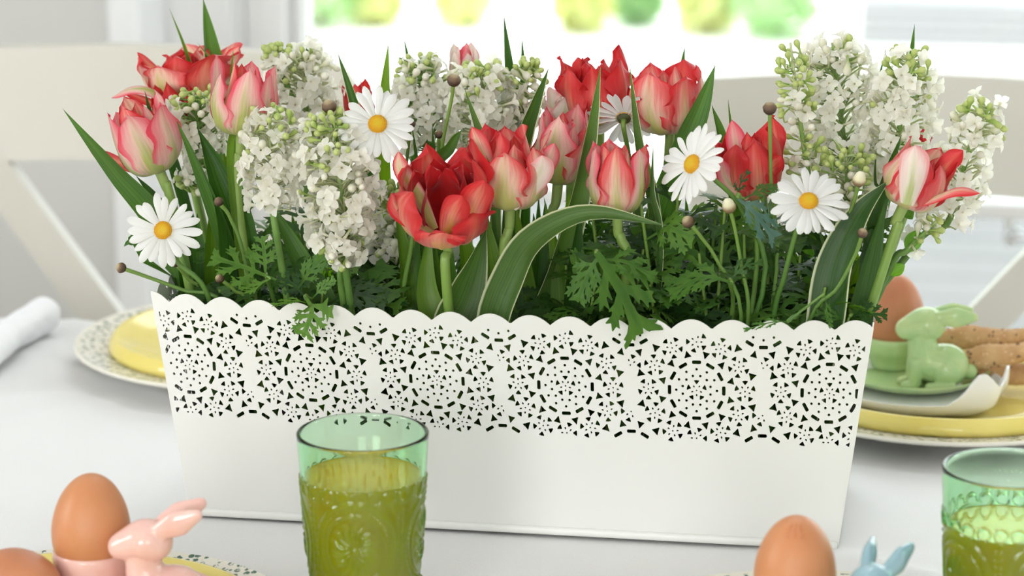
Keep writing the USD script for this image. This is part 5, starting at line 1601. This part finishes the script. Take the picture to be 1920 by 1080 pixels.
# leaves that can be told apart in the photo
for i, (lab, stem, leaves) in enumerate((
    ("big bright cut leaf hanging over the rim right of the middle", [(1122, 478), (1130, 540)], [([(1118, 474), (1142, 510), (1172, 560), (1200, 628)], -0.034, 1.05, "fern_light", (0.1, 0.45, 1)), ([(1122, 482), (1105, 510), (1082, 566)], -0.03, 0.9, "fern_light", (-0.2, 0.4, 1)), ([(1128, 486), (1175, 492), (1228, 522)], -0.028, 0.7, "fern_light", (0.2, 0.7, 1))]),
    ("cut leaf spilling over the left part of the scalloped rim", [(580, 560), (590, 600)], [([(572, 556), (585, 580), (578, 606), (568, 632)], -0.036, 1.0, "fern_light", (0, 0.6, 1)), ([(575, 568), (550, 564), (512, 572)], -0.03, 0.55, "fern_light", (0, 0.9, 0.6)), ([(585, 560), (605, 540), (628, 522)], -0.02, 0.6, "fern_light", (0, 0.5, 1)), ([(572, 556), (545, 530), (520, 520)], -0.014, 0.8, "fern", (0, 0.5, 1))]),
    ("pair of ferny cut leaves left of the lilac's foot", [(500, 520), (520, 590)], [([(500, 518), (455, 500), (395, 482)], -0.016, 0.8, "fern_light", (0.1, 0.6, 1)), ([(498, 512), (496, 480), (492, 442)], -0.012, 0.9, "fern_light", (-0.1, 0.3, 1)), ([(508, 522), (475, 535), (435, 528)], -0.018, 0.7, "fern_light", (0, 0.7, 1)), ([(560, 540), (580, 510), (612, 478)], -0.006, 0.7, "fern_light", (0, 0.3, 1))]),
    ("flat cut leaf in front of the dark foliage right of the middle", [(1365, 528), (1372, 600)], [([(1372, 530), (1320, 520), (1255, 552)], -0.022, 0.75, "fern_light", (0, 0.8, 0.8)), ([(1365, 530), (1395, 500), (1430, 492)], -0.016, 0.5, "fern", (0, 0.6, 1))]),
    ("bluish cut leaf under the rosy tulip", [(1395, 372), (1420, 480)], [([(1382, 372), (1412, 396), (1452, 448)], -0.008, 0.85, "fern_blue", (0.2, 0.5, 1)), ([(1395, 372), (1430, 358), (1458, 352)], -0.004, 0.6, "fern", (0, 0.5, 1)), ([(1385, 372), (1388, 345), (1405, 320)], -0.004, 0.4, "fern", (0, 0.2, 1))]),
    ("cut leaf sticking out over the right rim before the egg", [(1600, 588), (1580, 610)], [([(1592, 594), (1625, 588), (1664, 592)], -0.004, 0.9, "fern", (0, 0.7, 1)), ([(1590, 602), (1560, 592), (1530, 585)], -0.006, 0.8, "fern", (0, 0.7, 1))]),
    ("narrow plain leaves lying across the right scallops", [(1500, 590), (1490, 620)], [([(1478, 602), (1440, 606), (1395, 620)], -0.036, 0.28, "fern_light", (0, 0.7, 1)), ([(1546, 550), (1552, 590), (1559, 615)], -0.036, 0.25, "fern_light", (0.2, 0.2, 1))]),
)):
    sp = px_line(stem[::-1], 0.01, 0.0)
    t = Thing("marguerite_sprig", lab, "foliage", root_of(sp[0]))
    l0 = at(*leaves[0][0][0], leaves[0][1])
    msh, uv = stem_mesh([t.loc, sp[0], sp[1] * 0.5 + l0 * 0.5, l0], [0.0018, 0.0012], 6, 16)
    t.part("stem", msh, M["stem_dark"], uv=uv)
    for j, (pts, v, wd, m, fac) in enumerate(leaves):
        q = px_line(pts, v)
        a = at(*stem[0], v + 0.008)
        msh, uv = fern_leaf(q, camdir(*fac), i * 3 + j, wd)
        t.part("leaf", msh, M[m], uv=uv)
        tv, tuv = stem_mesh([l0 if j else sp[1], (l0 + q[0]) / 2, q[0]], [0.0009, 0.0007], 5, 6)
        if j:
            t.part("leaf_stalk", tv, M["stem_dark"], uv=tuv)

# the dense growth inside the box: bushy marguerite plants, each with many leafy stems
def plant(label, spots, rng):
    b = W(float(np.mean([s[0] for s in spots])), float(np.mean([s[1] for s in spots])), ZSOIL - 0.003)
    t = Thing("marguerite_plant", label, "foliage", b)
    for u, v, top, lean, n in spots:
        b0 = W(u, v, ZSOIL - 0.003)
        tp = W(u + lean[0], v + lean[1], top)
        p = spline([b0, b0 * 0.5 + tp * 0.5 + W(lean[0] * -0.2, lean[1] * -0.2, 0) - W(0, 0, 0), tp], 16)
        msh, uv = stem_mesh(p, [0.0018, 0.0010], 5, 14)
        t.part("stem", msh, M["stem_dark"], uv=uv)
        for k in range(n):
            s = 0.48 + 0.52 * (k + rng.random() * 0.5) / n
            q = p[min(15, int(s * 15))]
            a = k * 2.4 + rng.uniform(-0.4, 0.4)
            L_ = rng.uniform(0.028, 0.046)
            d = nrm(np.array([math.cos(a), math.sin(a) * 0.8 - 0.2, 0.0]))
            up = rng.uniform(0.3, 1.0)
            pts = [q, q + d * L_ * 0.45 + [0, 0, L_ * 0.42 * up], q + d * L_ * 0.95 + [0, 0, L_ * (0.55 * up - 0.15)]]
            fac = nrm(np.array([0, -0.6, 0.9]) + rng.normal(size=3) * 0.35)
            (v_, f_), uv = fern_leaf(pts, fac, int(rng.integers(8)), rng.uniform(0.7, 1.0))
            t.part("leaf", (contain(v_), f_), M["fern" if rng.random() < 0.8 else "fern_light"], uv=uv)


for label, u0, u1, n, z0, z1 in (
    ("dark ferny foliage low at the left end of the flower box", -0.185, -0.135, 11, 0.13, 0.165),
    ("dark ferny foliage low behind the cut leaf on the left rim", -0.135, -0.075, 12, 0.13, 0.17),
    ("low dark ferny foliage between the tulip stems in the middle", -0.075, 0.02, 8, 0.095, 0.13),
    ("dense ferny foliage behind the big bright hanging cut leaf", 0.03, 0.085, 13, 0.145, 0.20),
    ("dense ferny foliage below the side-turned daisy and rosy tulip", 0.085, 0.14, 14, 0.145, 0.21),
    ("dense ferny foliage at the right end, below the right daisy", 0.14, 0.192, 13, 0.14, 0.195)):
    spots = []
    for i in range(n):
        v = (0.045 if 'middle' in label else 0.008) + (0.065 if 'middle' in label else 0.10) * ((i * 0.755 + 0.3) % 1.0)
        if -0.122 < u0 + (u1 - u0) * ((i * 0.618 + 0.1) % 1.0) < -0.088 and v > 0.045:
            continue
        spots.append((u0 + (u1 - u0) * ((i * 0.618 + 0.1) % 1.0), v, R3.uniform(z0, z1) + 0.1 * v, (R3.uniform(-0.014, 0.014), R3.uniform(-0.02, 0.005)), 7))
    plant(label, spots, R3)
